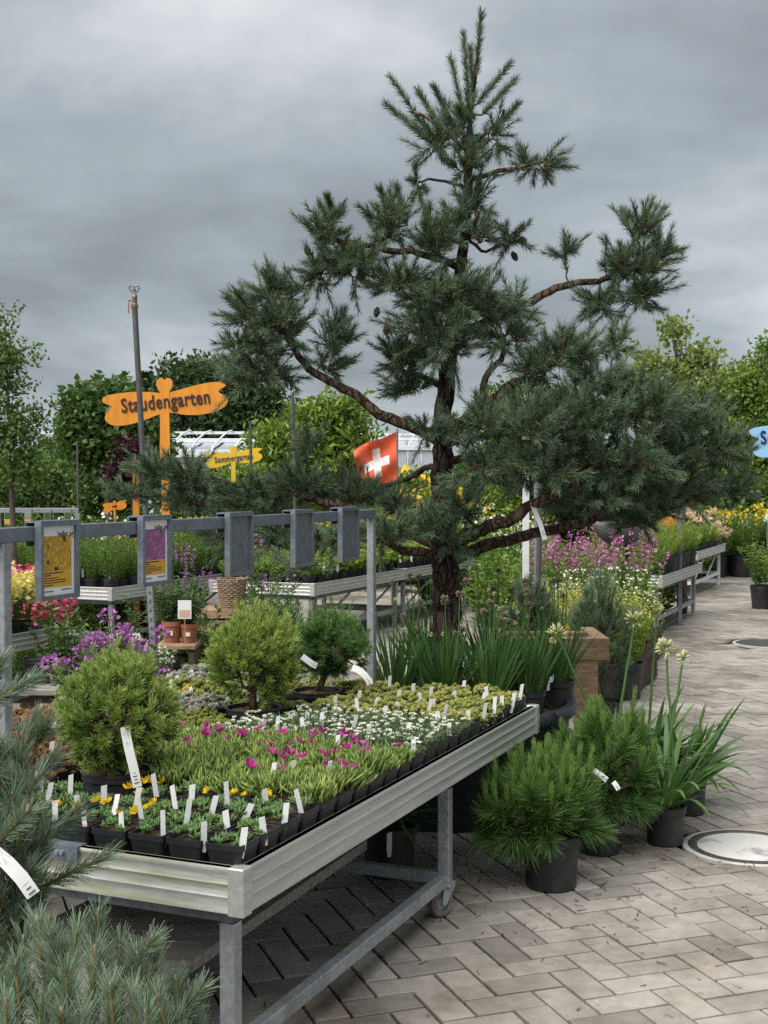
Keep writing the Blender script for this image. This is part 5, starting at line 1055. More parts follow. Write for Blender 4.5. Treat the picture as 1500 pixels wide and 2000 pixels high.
make_kind('feathery', 4, 'herb', SP, (0.40, 0.12, 18, 60, 0.030, 0.008))
make_kind('leafy', 4, 'herb_lime', SP, (0.24, 0.14, 12, 18, 0.075, 0.030), updir=0.8)
make_kind('lowleaf', 3, 'herb', SP, (0.16, 0.12, 12, 16, 0.055, 0.024), updir=0.7)
make_kind('snap_yellow', 3, 'herb', SP, (0.30, 0.12, 10, 30, 0.04, 0.010), lambda t: spike_geo(t, 0.14, 34, 0.024, 0.028), 'petal_pale')
make_kind('snap_pink', 2, 'herb', SP, (0.38, 0.12, 9, 30, 0.04, 0.010), lambda t: spike_geo(t, 0.13, 28, 0.020, 0.026), 'petal_pink')
make_kind('snap_mauve', 2, 'herb', SP, (0.38, 0.12, 9, 30, 0.04, 0.010), lambda t: spike_geo(t, 0.13, 28, 0.018, 0.024), 'petal_mauve')
BP = (0.11, 0.19)
make_kind('phlox_purple', 2, 'herb_dark', BP, (0.42, 0.17, 15, 34, 0.075, 0.022), lambda t: cluster_geo(t, 34, 0.017, 0.032, 0.7), 'petal_purple', updir=0.3)
make_kind('phlox_white', 2, 'herb_dark', BP, (0.38, 0.16, 14, 34, 0.07, 0.022), lambda t: cluster_geo(t, 26, 0.016, 0.028, 0.7), 'petal_white', updir=0.3)
make_kind('bush_dark', 3, 'herb_dark', BP, (0.46, 0.18, 18, 44, 0.06, 0.020), updir=0.4)
make_kind('bush_mid', 3, 'herb', BP, (0.46, 0.19, 18, 44, 0.055, 0.020), updir=0.5)
make_kind('spire_pink', 4, 'herb', BP, (0.62, 0.20, 13, 60, 0.05, 0.012), lambda t: spike_geo([q for q in t if rng.random() < 0.6], 0.13, 20, 0.016, 0.016), 'petal_mauve')
make_kind('spire_purple', 3, 'herb_dark', BP, (0.62, 0.20, 13, 60, 0.05, 0.012), lambda t: spike_geo([q for q in t if rng.random() < 0.3], 0.12, 20, 0.014, 0.014), 'petal_purple')
make_kind('gold_cloud', 4, 'herb_lime', BP, (0.44, 0.24, 26, 44, 0.030, 0.009), lambda t: cluster_geo(t, 8, 0.014, 0.04), 'petal_gold')
make_kind('white_cloud', 3, 'herb', BP, (0.50, 0.22, 20, 44, 0.035, 0.010), lambda t: cluster_geo(t, 5, 0.018, 0.030, 0.4), 'petal_white')
make_kind('gold_daisy', 3, 'herb', BP, (0.30, 0.20, 18, 34, 0.04, 0.012), lambda t: cluster_geo(t, 10, 0.024, 0.016, 0.75, 0.3), 'petal_yellow')
make_kind('lavender', 3, 'herb_lime', BP, (0.36, 0.20, 30, 40, 0.034, 0.006), updir=1.0)
make_kind('gold_mix', 3, 'herb_gold', BP, (0.40, 0.22, 24, 44, 0.034, 0.012))
make_kind('blush', 2, 'herb', BP, (0.55, 0.24, 18, 40, 0.05, 0.016), lambda t: cluster_geo(t, 16, 0.03, 0.04, 0.8), 'petal_blush')
make_kind('yellow_bush', 4, 'herb', BP, (0.50, 0.26, 22, 44, 0.045, 0.015), lambda t: cluster_geo(t, 5, 0.03, 0.03, 0.35), 'petal_yellow')

def fill_bench(L, W, origin, zfl, rowspec, group, du=0.17, dv=0.17, u0=0.12, v0=0.11, rz=UA, tagp=0.4, umax=None):
    """rowspec(u, v) -> (key, name, label, cat) or None"""
    ud = np.array([math.cos(rz), math.sin(rz), 0]); vd = np.array([-math.sin(rz), math.cos(rz), 0])
    for u in np.arange(u0, (umax or L) - 0.08, du):
        for v in np.arange(v0, W - 0.08, dv):
            rs = rowspec(u, v)
            if rs is None: continue
            p = np.array([origin[0], origin[1], 0]) + ud * (u + rng.normal(0, 0.012)) + vd * (v + rng.normal(0, 0.012)); put(rs[0], rs[1], rs[2], rs[3], (p[0], p[1], zfl), group, 1.0, rng.random() < tagp)
ZF = BZ - 0.040
# bench with snapdragons: its far corner is at photo pixel (113, 1213)
c1 = P(113, 1213, 8.2); L1, W1 = 2.4, 1.2; o1 = c1 - Ud * L1
bench('display_bench', 'aluminium bench of yellow and pink snapdragons above a stack of old timber', 'bench', (o1[0], o1[1]), L1, W1, BZ, ins=0.42)
fill_bench(L1, W1, o1, ZF, lambda u, v: None if u < 0.9 else (('snap_yellow', 'snapdragon_pot', 'pot of pale yellow snapdragons on the bench above the timber stack', 'snapdragon') if v < 0.5 else ('snap_pink', 'snapdragon_pot', 'pot of pink snapdragons behind the pale yellow ones', 'snapdragon') if rng.random() < 0.6 else ('snap_mauve', 'snapdragon_pot', 'pot of mauve snapdragons behind the pale yellow ones', 'snapdragon')), 'snapdragon pots on the display bench', du=0.13, dv=0.14)
for px_, d in ((22, 9.0), (40, 9.15), (58, 9.3), (72, 9.1), (34, 9.5), (64, 9.6)):
    put('snap_mauve' if px_ in (40, 34) else 'snap_pink', 'tall_snapdragon', 'tall pink snapdragon plant behind the bench of pale yellow ones' if px_ not in (40, 34) else 'tall mauve snapdragon plant behind the bench of pale yellow ones', 'snapdragon', (P(px_, 0, d)[0], d, 0), 'tall snapdragons behind the display bench', 1.75)
# feathery bench and the two benches right of it
o3 = P(218, 1149, 11.2); bench('display_bench', 'aluminium bench crowded with feathery green seedlings behind the purple phlox', 'bench', (o3[0], o3[1]), 2.3, 1.2, BZ, braces=True)
fill_bench(2.3, 1.2, o3, ZF, lambda u, v: ('feathery', 'feathery_herb_pot', 'pot of feathery green herb on the bench behind the purple phlox', 'herb'), 'feathery herb pots', tagp=0.5, dv=0.19, du=0.19)
o2 = P(613, 1140, 11.66); LB = 2.17
bench('display_bench', 'aluminium bench with crossed braces carrying bright leafy seedlings left of the pine trunk', 'bench', (o2[0], o2[1]), LB, 1.1, BZ, braces=True)
fill_bench(LB, 1.1, o2, ZF, lambda u, v: ('lowleaf', 'seedling_pot', 'pot of low leafy seedlings at the corner of the braced bench', 'seedling') if u < 0.6 else ('leafy', 'leafy_pot', 'pot of lime green leaves on the braced bench', 'perennial'), 'leafy pots on the braced bench', tagp=0.75)
o2b = o2 + Ud * (LB + 0.03)
bench('display_bench', 'second braced aluminium bench continuing behind the pine trunk', 'bench', (o2b[0], o2b[1]), LB, 1.1, BZ, braces=True)
fill_bench(LB, 1.1, o2b, ZF, lambda u, v: ('leafy', 'leafy_pot', 'pot of lime green leaves on the bench behind the trunk', 'perennial') if v < 0.6 else ('fern', 'fern_pot', 'pot of taller ferny green on the bench behind the trunk', 'perennial'), 'leafy pots behind the trunk', tagp=0.75, dv=0.19, du=0.19)
# far-left rows beyond
o4 = o3 - Vd * -1.9 + Ud * -0.6
bench('display_bench', 'aluminium bench of ferny perennials beyond the snapdragon bench', 'bench', (o4[0], o4[1]), 2.4, 1.2, BZ)
fill_bench(2.4, 1.2, o4, ZF, lambda u, v: ('fern', 'fern_pot', 'pot of ferny perennial on the bench beyond the snapdragons', 'perennial'), 'ferny pots beyond the snapdragons', du=0.21, dv=0.21)
o5 = P(330, 1040, 17.0)
for i, (dx_, lb) in enumerate(((0, 'distant aluminium bench of green perennials behind the seedlings'), (-3.0, 'distant aluminium bench of mixed green pots below the sign cards'), (2.6, 'distant aluminium bench of low green plants behind the flag'))):
    oo = np.array([o5[0] + dx_, 17.0 + 0.4 * i, 0]); bench('display_bench', lb, 'bench', (oo[0], oo[1]), 2.3, 1.2, BZ)
    fill_bench(2.3, 1.2, oo, ZF, lambda u, v: (('fern', 'gold_daisy', 'leafy')[int(rng.integers(3))], 'perennial_pot', 'potted perennial on ' + ('the distant bench behind the seedlings', 'the distant bench below the sign cards', 'the distant bench behind the flag')[i], 'perennial'), 'perennial pots on the distant benches', du=0.26, dv=0.26, tagp=0.2)
# benches along the path
o6 = P(1293, 1125, 12.6); bench('display_bench', 'galvanised bench of green ferns and lavender at the edge of the path', 'bench', (o6[0], o6[1]), 2.3, 1.05, BZ, legm='galv')
fill_bench(2.3, 1.05, o6, ZF, lambda u, v: ('lavender', 'lavender_pot', 'pot of upright green lavender on the path-side bench', 'lavender') if (u > 0.7 and rng.random() < 0.6) else ('fern', 'fern_pot', 'pot of bright fern on the path-side bench', 'fern'), 'pots on the path-side bench', du=0.22, dv=0.22)
o7 = P(1362, 1078, 17.0); bench('display_bench', 'white-legged bench farther along the path beside the dark post', 'bench', (o7[0], o7[1]), 2.4, 1.0, BZ, legm='white_paint', braces=True)
fill_bench(2.4, 1.0, o7, ZF, lambda u, v: (('fern', 'leafy')[int(rng.integers(2))], 'perennial_pot', 'leafy perennial pot on the white-legged bench', 'perennial'), 'pots on the white-legged bench', du=0.2, dv=0.2, tagp=0)

# perennials standing in blocks
def block(key, name, label, cat, group, pts, scale=1.0):
    for x, y in pts: put(key, name, label, cat, (x, y, -0.03 if scale > 1.55 else 0), group, scale * (1.25 if scale > 1.55 else 1), potted=scale <= 1.55)
def strip(px0, px1, y0, y1, n, zpix=None):
    o = []
    for _ in range(n):
        y = rng.uniform(y0, y1); px_ = rng.uniform(px0, px1); o.append(((px_ - 750) / F_PX * y, y))
    return o
# raised deck of crates for the block on the right of the trunk
g = Geo(); 
GB = 'perennial block beside the path'
block('spire_pink', 'loosestrife', 'tall pink-purple flower spires in the block under the pine limb', 'perennial', GB, strip(1065, 1245, 10.8, 12.2, 24), 1.4)
block('white_cloud', 'white_gaura', 'airy perennial with white flowers between the pink spires and gold haze', 'perennial', GB, strip(1060, 1240, 10.0, 10.7, 12), 1.2)
block('gold_cloud', 'golden_perennial', 'airy perennial with pale gold flower haze in the block', 'perennial', GB, strip(1050, 1220, 8.9, 10.0, 26), 1.25)
block('lavender', 'lavender_clump', 'upright lime green lavender clump at the path-side corner of the block', 'lavender', GB, strip(1195, 1236, 9.3, 10.4, 11), 1.2)
block('gold_daisy', 'yellow_daisy', 'low yellow daisy clump in front of the gold haze', 'daisy', GB, strip(960, 1125, 8.5, 9.0, 10), 1.15)
# phlox and shrubs left, behind the bench
GX = 'phlox pots behind the rolling bench'
for px_, d, key, lb, s_ in ((172, 6.75, 'phlox_purple', 'purple phlox in bloom beside the snapdragon bench corner', 1.42), (236, 6.95, 'phlox_purple', 'pink-purple phlox between the bench corner and the sprinkler post', 1.4), (270, 7.5, 'phlox_white', 'white flecked phlox behind the sprinkler post', 1.25), (345, 6.55, 'phlox_purple', 'low purple phlox in front of the terracotta pots', 1.0), (322, 6.45, 'phlox_white', 'low white phlox in front of the terracotta pots', 1.02), (290, 6.7, 'phlox_white', 'white phlox at the foot of the sprinkler post', 1.05)):
    put(key, 'phlox_pot', lb, 'phlox', (P(px_, 0, d)[0], d, 0), GX, s_)
for px_, d, lb, s_ in ((395, 8.3, 'dark leafy bush pot beside the terracotta pots', 1.3), (505, 8.6, 'dark leafy bush pot beside the wicker basket', 1.35), (560, 8.8, 'dark leafy bush pot near the braced bench corner', 1.15), (120, 7.9, 'dark leafy bush pot at the end of the snapdragon bench', 1.35), (205, 7.9, 'dark leafy bush pot behind the purple phlox', 1.2)):
    put('bush_dark', 'leafy_bush', lb, 'bush', (P(px_, 0, d)[0], d, 0), 'leafy bush pots behind the rolling bench', s_)
for px_, d in ((330, 9.6), (365, 9.4), (500, 9.3), (530, 9.7), (290, 9.2)):
    put('spire_purple', 'purple_sage', 'slender purple flower spires behind the terracotta pots', 'sage', (P(px_, 0, d)[0], d, 0), 'purple spires behind the terracotta pots', 1.35)
# shelf with terracotta pots, basket on crate
dS = 8.05; zS = P(0, 1254, dS)[2]; xa, xb = P(306, 0, dS)[0], P(384, 0, dS)[0]
sh_ = thing('plank_shelf', 'low wooden shelf carrying two terracotta pots', 'shelf', ((xa + xb) / 2, dS, 0)); w_ = (xb - xa) / 2
g = Geo(); g.box(-w_, w_, -0.16, 0.16, zS - 0.028, zS, 0.003); ob('plank', g, M['wood'], sh_)
for s in (-1, 1):
    g = Geo(); g.box(s * w_ * 0.8 - 0.02, s * w_ * 0.8 + 0.02, -0.14, 0.14, 0, zS - 0.027, 0.003); ob('support', g, M['wood_dark'], sh_)
for px_, r, lb in ((332, 0.066, 'terracotta pot with a green bush and square price sticker'), (366, 0.058, 'smaller terracotta pot with a green bush beside the white card')):
    t = thing('terracotta_pot', lb, 'plant pot', (P(px_, 0, dS)[0], dS - 0.02, zS), 0, 'terracotta pots on the plank shelf')
    g = Geo(); h = r * 2.05; g.lathe([(0.001, 0), (r * 0.72, 0), (r * 0.92, h * 0.78), (r, h * 0.79), (r, h), (r - 0.008, h), (r - 0.01, h - 0.03), (0.001, h - 0.02)], 28); ob('pot', g, M['terracotta'], t)
    o = ob('foliage', KIND['bush_dark'][0][0][0], parent=t, stuff=True); o.location = (0, 0, h - 0.02); o.scale = (0.72,) * 3
    g = Geo(); g.box(-0.014, 0.014, -r * 0.9 - 0.004, -r * 0.82, h * 0.38, h * 0.58); ob('price_sticker', g, M['white_card'], t)
t = thing('card_on_stick', 'white and pink plant card on a stick above the terracotta pots', 'plant card', P(361, 1262, dS - 0.12)); hcd = 0.115
g = Geo(); g.box(-0.003, 0.003, 0.0, 0.004, 0.0, 0.20); ob('stick', g, M['wood'], t)
g = Geo(); g.box(-0.042, 0.042, -0.003, -0.001, 0.17, 0.17 + hcd, 0.0009); ob('card', g, M['white_card'], t)
g = Geo(); g.box(-0.034, 0.034, -0.0042, -0.0034, 0.18, 0.225); ob('photo_print', g, M['petal_blush'], t)
dB = 8.9; zc = P(0, 1187, dB)[2]; xc = P(450, 0, dB)[0]
cr = thing('wooden_crate', 'light wooden crate standing under the wicker basket', 'crate', (xc - 0.02, dB, 0))
for z in np.arange(0.06, zc - 0.02, 0.11):
    for s in (-1, 1):
        g = Geo(); g.box(-0.17, 0.17, s * 0.15 - 0.008, s * 0.15 + 0.008, z, min(z + 0.095, zc), 0.002); ob('slat', g, M['wood'], cr)
        g = Geo(); g.box(s * 0.165 - 0.008, s * 0.165 + 0.008, -0.14, 0.14, z + 0.001, min(z + 0.096, zc) - 0.001, 0.002); ob('slat', g, M['wood'], cr)
for sx in (-1, 1):
    for sy in (-1, 1):
        g = Geo(); g.box(sx * 0.145 - 0.012, sx * 0.145 + 0.012, sy * 0.13 - 0.011, sy * 0.13 + 0.011, 0, zc - 0.002); ob('corner_post', g, M['wood_dark'], cr)
g = Geo(); g.box(-0.16, 0.16, -0.14, 0.14, zc - 0.016, zc - 0.003); ob('lid', g, M['wood'], cr)
bk = thing('wicker_basket', 'woven wicker basket standing on the light wooden crate', 'basket', (xc + 0.0, dB - 0.02, zc - 0.003)); hb = P(0, 1128, dB)[2] - zc
g = Geo(); nst = 26
for k in range(15):
    z = 0.006 + k * (hb - 0.012) / 14; r0 = 0.078 + 0.022 * k / 14; a = np.linspace(0, 2 * np.pi, 53); rr = r0 + 0.0035 * np.cos(a * 13 + math.pi * (k % 2)); g.tube(np.stack([rr * np.cos(a), rr * np.sin(a), z + 0.001 * np.sin(a * 7 + k)], -1), 0.0065, 5, cap=False)
ob('weave', g, M['wicker'], bk, stuff=True)
g = Geo()
for k in range(nst // 2 * 2):
    a = k * 2 * np.pi / nst; g.tube([[0.078 * math.cos(a), 0.078 * math.sin(a), 0], [0.10 * math.cos(a), 0.10 * math.sin(a), hb]], 0.004, 4)
ob('stakes', g, M['wicker'], bk, stuff=True)
# old timber stack and black pot under the snapdragon bench
dT = 7.55; ts = thing('timber_stack', 'dark old timber blocks and boards stacked under the snapdragon bench', 'timber stack', (P(72, 0, dT)[0], dT, 0))
z = 0.0
for w2, h2, dpt, m_ in ((0.20, 0.15, 0.4, 'wood_dark'), (0.34, 0.035, 0.5, 'wood_dark'), (0.16, 0.14, 0.4, 'wood_dark'), (0.36, 0.035, 0.55, 'wood_grey')):
    g = Geo(); g.box(-w2 / 2 + rng.normal(0, 0.02), w2 / 2 + rng.normal(0, 0.02), -dpt / 2, dpt / 2, z, z + h2, 0.004); ob('board' if h2 < 0.1 else 'block', g, M[m_], ts); z += h2 + 0.0005
t = thing('black_pot', 'empty black pot standing on the timber stack', 'plant pot', (P(64, 0, dT - 0.05)[0], dT - 0.05, z)); round_pot(t, 0.085, 0.15)

# ------------------------------------------------------------------ path-side crates, bowl on a stone pillar, posts
for i, (px_, yb_, d) in enumerate(((1243, 1290, 9.6), (1256, 1268, 10.8))):
    p = P(px_, yb_, d); t = thing('slat_crate', ('dark slatted crate at the path edge holding lavender', 'dark slatted crate at the path edge beside the bench leg')[i], 'crate', (p[0] - 0.12, d, 0), UA - math.pi / 2, 'slatted crates along the path')
    for k in range(9):
        y = -0.45 + k * 0.11; g = Geo(); g.box(0.16, 0.178, y, y + 0.07, 0.02, 0.30 + rng.normal(0, 0.012), 0.002); ob('slat', g, M['wood_dark'], t)
        if k < 4: g = Geo(); g.box(-0.16 + k * 0.085, -0.16 + k * 0.085 + 0.065, -0.47, -0.452, 0.02, 0.29 + rng.normal(0, 0.01), 0.002); ob('slat', g, M['wood_dark'], t)
    g = Geo(); g.box(-0.15, 0.159, -0.451, 0.5, 0.0, 0.22); ob('bin', g, M['soil'], t)
    g = Geo(); g.box(0.1785, 0.19, -0.46, 0.52, 0.22, 0.26, 0.002); ob('rail', g, M['wood_dark'], t)
dW = 11.3; zp = P(0, 1066, dW)[2]; xp = P(1250, 0, dW)[0]
t = thing('stone_pillar', 'stacked warm stone pillar under the grey bowl', 'pillar', (xp, dW + 0.1, 0)); z = 0.0
while z < zp - 0.03:
    h = min(rng.uniform(0.05, 0.085), zp - z); g = Geo(); w = rng.uniform(0.058, 0.07); g.box(-w, w, -w, w, z, z + h - 0.003, 0.006); ob('stone', g, M['stone_warm'], t, rz=rng.normal(0, 0.08)); z += h
xb_ = P(1215, 0, dW + 0.1)[0]; rB = 0.24; zb0 = zp
t = thing('planter_bowl', 'large grey round bowl resting on the stone pillar', 'bowl', (xp - 0.13, dW + 0.12, zp - 0.002))
g = Geo(); pr = [(0.001, 0), (0.07, 0.0), (0.12, 0.012)] + [(rB * math.sin(a), 0.20 - 0.20 * math.cos(a)) for a in np.linspace(0.6, 1.57, 9)] + [(rB - 0.02, 0.205), (rB - 0.03, 0.16), (0.001, 0.14)]; g.lathe(pr, 40); ob('shell', g, M['bowl'], t, smooth=True)
def post(name, label, px0, py0, px1, py1, d, r, mat, cap=None, square=False, group=None, base_z=0.0):
    """post from its foot on the ground below the last pixel to its top pixel"""
    top = P(px0, py0, d); bot = P(px1, py1, d); dirv = (bot - top) / (top[2] - bot[2]); foot = top + dirv * (top[2] - base_z)
    t = thing(name, label, 'post', foot, 0, group); g = Geo()
    if square: g.bar(np.zeros(3), top - foot, r * 2, r * 2, up=(1, 0, 0))
    else: g.tube([np.zeros(3), (top - foot) / 2, top - foot], r, 12)
    ob('shaft', g, M[mat], t)
    return t, top - foot
sp, tp = post('sprinkler_post', 'leaning grey irrigation pipe with a heart-shaped sprinkler head on top', 263, 600, 285, 1000, 7.3, 0.0165, 'pipe')
g = Geo(); g.bar(tp * 0.0, tp * 0.44, 0.040, 0.034, up=(1, 0, 0)); sl_ = ob('lower_sleeve', g, M['galv'], sp)
g = Geo()
for k in range(16): 
    c = tp * (0.10 + k * 0.02); g.box(c[0] - 0.006, c[0] + 0.006, c[1] - 0.0208 + 0, c[1] - 0.0195, c[2] - 0.009, c[2] + 0.009)
ob('slots', g, M['ink_grey'], sl_, stuff=True)
g = Geo(); g.lathe([(0.018, -0.01), (0.021, 0.0), (0.021, 0.014), (0.016, 0.02), (0.014, 0.045), (0.016, 0.05), (0.016, 0.065), (0.009, 0.075)], 14, tp); ob('fitting', g, M['brass'], sp)
hd = tp + np.array([-0.002, 0, 0.075]); g = Geo()
for s in (-1, 1): g.tube([hd + [0, 0, 0], hd + [s * 0.018, 0, 0.014], hd + [s * 0.030, 0, 0.034], hd + [s * 0.024, 0, 0.046], hd + [s * 0.008, 0, 0.042], hd + [0, 0, 0.040]], 0.0045, 6)
g.lathe([(0.001, 0.012), (0.010, 0.016), (0.012, 0.026), (0.004, 0.03), (0.003, 0.042)], 8, hd); ob('sprinkler_head', g, M['galv_dark'], sp)
g = Geo(); g.tube([tp + [-0.008, 0, 0.035], tp + [-0.03, 0, 0.042], tp + [-0.034, 0, 0.03]], 0.006, 6); vv = ob('valve', g, M['brass'], sp); g = Geo(); g.box(tp[0] - 0.037, tp[0] - 0.030, tp[1] - 0.002, tp[1] + 0.002, tp[2] - 0.035, tp[2] + 0.025); ob('lever', g, M['terracotta'], vv)
po, tp = post('irrigation_post', 'grey irrigation post with a brass cap behind the pine crown', 1061, 640, 1052, 1120, 9.2, 0.018, 'pipe')
g = Geo(); g.lathe([(0.019, -0.04), (0.021, -0.038), (0.021, 0.0), (0.012, 0.008), (0.010, 0.022), (0.015, 0.03), (0.008, 0.05), (0.001, 0.06)], 12, tp); ob('cap', g, M['brass'], po)
post('white_post', 'white painted square post behind the lower pine limb', 1027, 770, 1027, 1130, 8.9, 0.022, 'white_paint', square=True)
post('grey_post', 'galvanised square post next to the white post', 1050, 900, 1050, 1130, 9.35, 0.024, 'galv', square=True)
post('path_post', 'dark steel post standing on the paving at the path-side bench', 1327, 930, 1327, 1222, 13.75, 0.024, 'galv_dark', square=True)
GI = 'slim irrigation posts among the plants'
for a in ((571, 768, 574, 900, 15.0, 0.022, 'slim grey irrigation post in front of the light green tree'), (489, 822, 491, 1000, 15.0, 0.017, 'slim grey irrigation post beside the yellow sign'), (151, 868, 153, 1010, 13.5, 0.012, 'slim grey irrigation post in the shrubs by the sign cards'), (665, 880, 665, 940, 19.0, 0.012, 'short slim irrigation post beside the flag')):
    post('irrigation_pipe', a[6], *a[:5], a[5], 'pipe', group=GI)

# ------------------------------------------------------------------ dragonfly signs
def poly_sheet(geo, pts, y0, y1):
    k = len(pts); V = [(x, y0, z) for x, z in pts] + [(x, y1, z) for x, z in pts]; geo.add(V, [(i, (i + 1) % k, k + (i + 1) % k, k + i) for i in range(k)])
    geo.F.append(np.array([list(range(k))]) + geo.n - 2 * k); geo.F.append(np.array([list(range(2 * k - 1, k - 1, -1))]) + geo.n - 2 * k)
def smooth_poly(pts, it=2):
    p = np.array(pts, float)
    for _ in range(it):
        q = np.roll(p, -1, 0); p = np.stack([0.75 * p + 0.25 * q, 0.25 * p + 0.75 * q], 1).reshape(-1, 2)
    return p
WING = [(0, -6), (30, -14), (70, -25), (104, -30), (122, -27), (118, -20), (106, -14), (104, -9), (118, -2), (124, 8), (118, 19), (100, 29), (72, 35), (40, 36), (12, 30), (-12, 34), (-40, 46), (-75, 56), (-100, 57), (-114, 50), (-118, 40), (-112, 29), (-100, 19), (-112, 16), (-124, 8), (-118, -1), (-95, -6), (-60, -10), (-25, -9)]
BODY = [(-5, -38), (-15, -33), (-16, -20), (-9, -10), (-9, 0), (-9, 60), (-10, 110), (-8, 155), (8, 155), (10, 110), (9, 60), (9, 0), (9, -10), (16, -20), (15, -33), (5, -38), (0, -31)]
def dragonfly(label, cx, cy, d, k, mat, text, tsize, tmat, ink, stake_to_ground=True, tx=0.0, tz=-12.0, trot=6.2, rz=0.0, wing=(True, True), group='dragonfly signs', zs=1.0):
    c = P(cx, cy, d); m = k * d / F_PX; t = thing('dragonfly_sign', label, 'sign', (c[0], d, 0), rz, group); cz = c[2]
    p = smooth_poly(WING)
    for sg in (-1, 1):                              # two wing boards meeting behind the body
        q = [(x, z) for x, z in p if x * sg >= 0]; q = sorted(q, key=lambda w: math.atan2(w[1] - 12, (w[0] - 4 * sg) * sg)); q = [(0.0, -8.0)] + [w for w in q] + [(0.0, 32.0)]
        g = Geo(); poly_sheet(g, [(x * m, cz - z * zs * m) for x, z in q], -0.012, 0.012); ob('wing', g, M[mat], t)
    g = Geo(); p = smooth_poly(BODY, 2); poly_sheet(g, [(x * m, cz - z * m) for x, z in p], -0.0165, -0.0125); ob('body', g, M[mat], t)
    g = Geo(); g.box(-8 * m, 8 * m, 0.0125, 0.05, 0, cz - 20 * m); ob('stake', g, M['wood'] if mat != 'orange' else M['orange'], t)
    if text:
        o = ob('lettering', text_mesh(text, tsize * m, 0.002, M[ink], 0.022 * tsize * m, 1.08), None, t); o.rotation_euler = (math.pi / 2, R(-trot), 0); o.location = (tx * m, -0.0195, cz - tz * m); o.scale = (0.80, 1.1, 1)
    return t
dragonfly('large orange dragonfly sign reading Staudengarten', 322, 775, 12.0, 1.0, 'orange', 'Staudengarten', 35, None, 'ink', tx=2, tz=10)
dragonfly('yellow dragonfly sign reading Sommergarten half hidden by shrubs', 456, 888, 16.5, 0.46, 'yellow', 'Sommergarten', 32, None, 'ink_grey', tx=2, tz=15)
dragonfly('light blue dragonfly sign lettered Sc beside the pine branch', 1583, 838, 12.5, 0.98, 'blue', 'Sc', 34, None, 'ink_blue', tx=-88, tz=18, trot=5)
sm_ = dragonfly('small orange dragonfly sign with a tiny dark print among white flowers', 224, 985, 13.0, 0.19, 'orange', '', 34, None, 'ink', zs=1.6)
mm_ = 0.19 * 13.0 / F_PX; zc_ = P(224, 985, 13.0)[2]; g = Geo(); g.box(-24 * mm_, 26 * mm_, -0.0195, -0.0175, -8 * mm_, 8 * mm_); o = ob('print_line', g, M['ink'], sm_); o.location = (0, 0, zc_ - 20 * mm_); o.rotation_euler = (0, R(-8), 0)
for px_, py0, py1, d, w, lb in ((1310, 1012, 1046, 17.5, 26, 'orange panel standing behind the path-side bench plants'), (1293, 938, 955, 17.0, 12, 'small orange plate showing through the pine needles')):
    c0 = P(px_ - w / 2, py1, d); c1 = P(px_ + w / 2, py0, d); t = thing('orange_board', lb, 'panel', ((c0[0] + c1[0]) / 2, d, 0)); hw = (c1[0] - c0[0]) / 2
    g = Geo(); g.box(-hw, hw, -0.012, 0.012, c0[2], c1[2], 0.003); ob('board', g, M['orange'], t); g = Geo(); g.box(-0.03, 0.03, 0.013, 0.05, 0, c1[2] - 0.05); ob('stake', g, M['wood'], t)
# orange-ish stake bits by the big sign
c = P(266, 910, 12.5); t = thing('orange_stake', 'short orange stake below the large dragonfly sign', 'stake', (c[0], 12.5, 0)); g = Geo(); g.box(-0.03, 0.03, -0.02, 0.02, 0, P(0, 900, 12.5)[2], 0.004); ob('shaft', g, M['orange'], t)

# ------------------------------------------------------------------ flag
dF = 17.5; ft = P(776, 840, dF); t = thing('swiss_flag', 'orange-red flag with a white cross hanging from a thin pole', 'flag', (ft[0], dF, 0))
g = Geo(); g.tube([[0, 0, 0], [0, 0, ft[2] + 0.02]], 0.013, 8); ob('pole', g, M['galv_dark'], t)
N = 32; mF = dF / F_PX; uu = np.linspace(0, 1, N + 1); U_, W_ = np.meshgrid(uu, uu, indexing='ij')      # U from pole to fly, W from top to bottom
Xf = -(1.5 + U_ * (84 - 16 * W_)); Zf = -(3 + U_ * (36 - 6 * W_) + W_ * (96 - 4 * U_) + 5 * np.sin(U_ * 7 + W_ * 2) * U_); Yf = 0.13 * np.sin(U_ * 11 + W_ * 5) * (0.2 + U_) + 0.07 * np.sin(W_ * 9 - U_ * 3) * (0.3 + U_)
Vf = np.stack([Xf * mF, Yf, ft[2] + Zf * mF], -1).reshape(-1, 3); i, j = np.meshgrid(np.arange(N), np.arange(N), indexing='ij'); f = (i * (N + 1) + j).ravel(); Ff = np.stack([f, f + 1, f + N + 2, f + N + 1], -1)
uc = ((i + 0.5) / N).ravel(); wc = ((j + 0.5) / N).ravel(); cross = ((np.abs(uc - 0.5) < 0.1) & (np.abs(wc - 0.5) < 0.32)) | ((np.abs(wc - 0.5) < 0.1) & (np.abs(uc - 0.5) < 0.32))
for nm, sel, mt in (('field', ~cross, 'flag_red'), ('cross', cross, 'flag_white')):
    g = Geo(); g.add(Vf, Ff[sel]); ob(nm, g, M[mt], t, smooth=True)

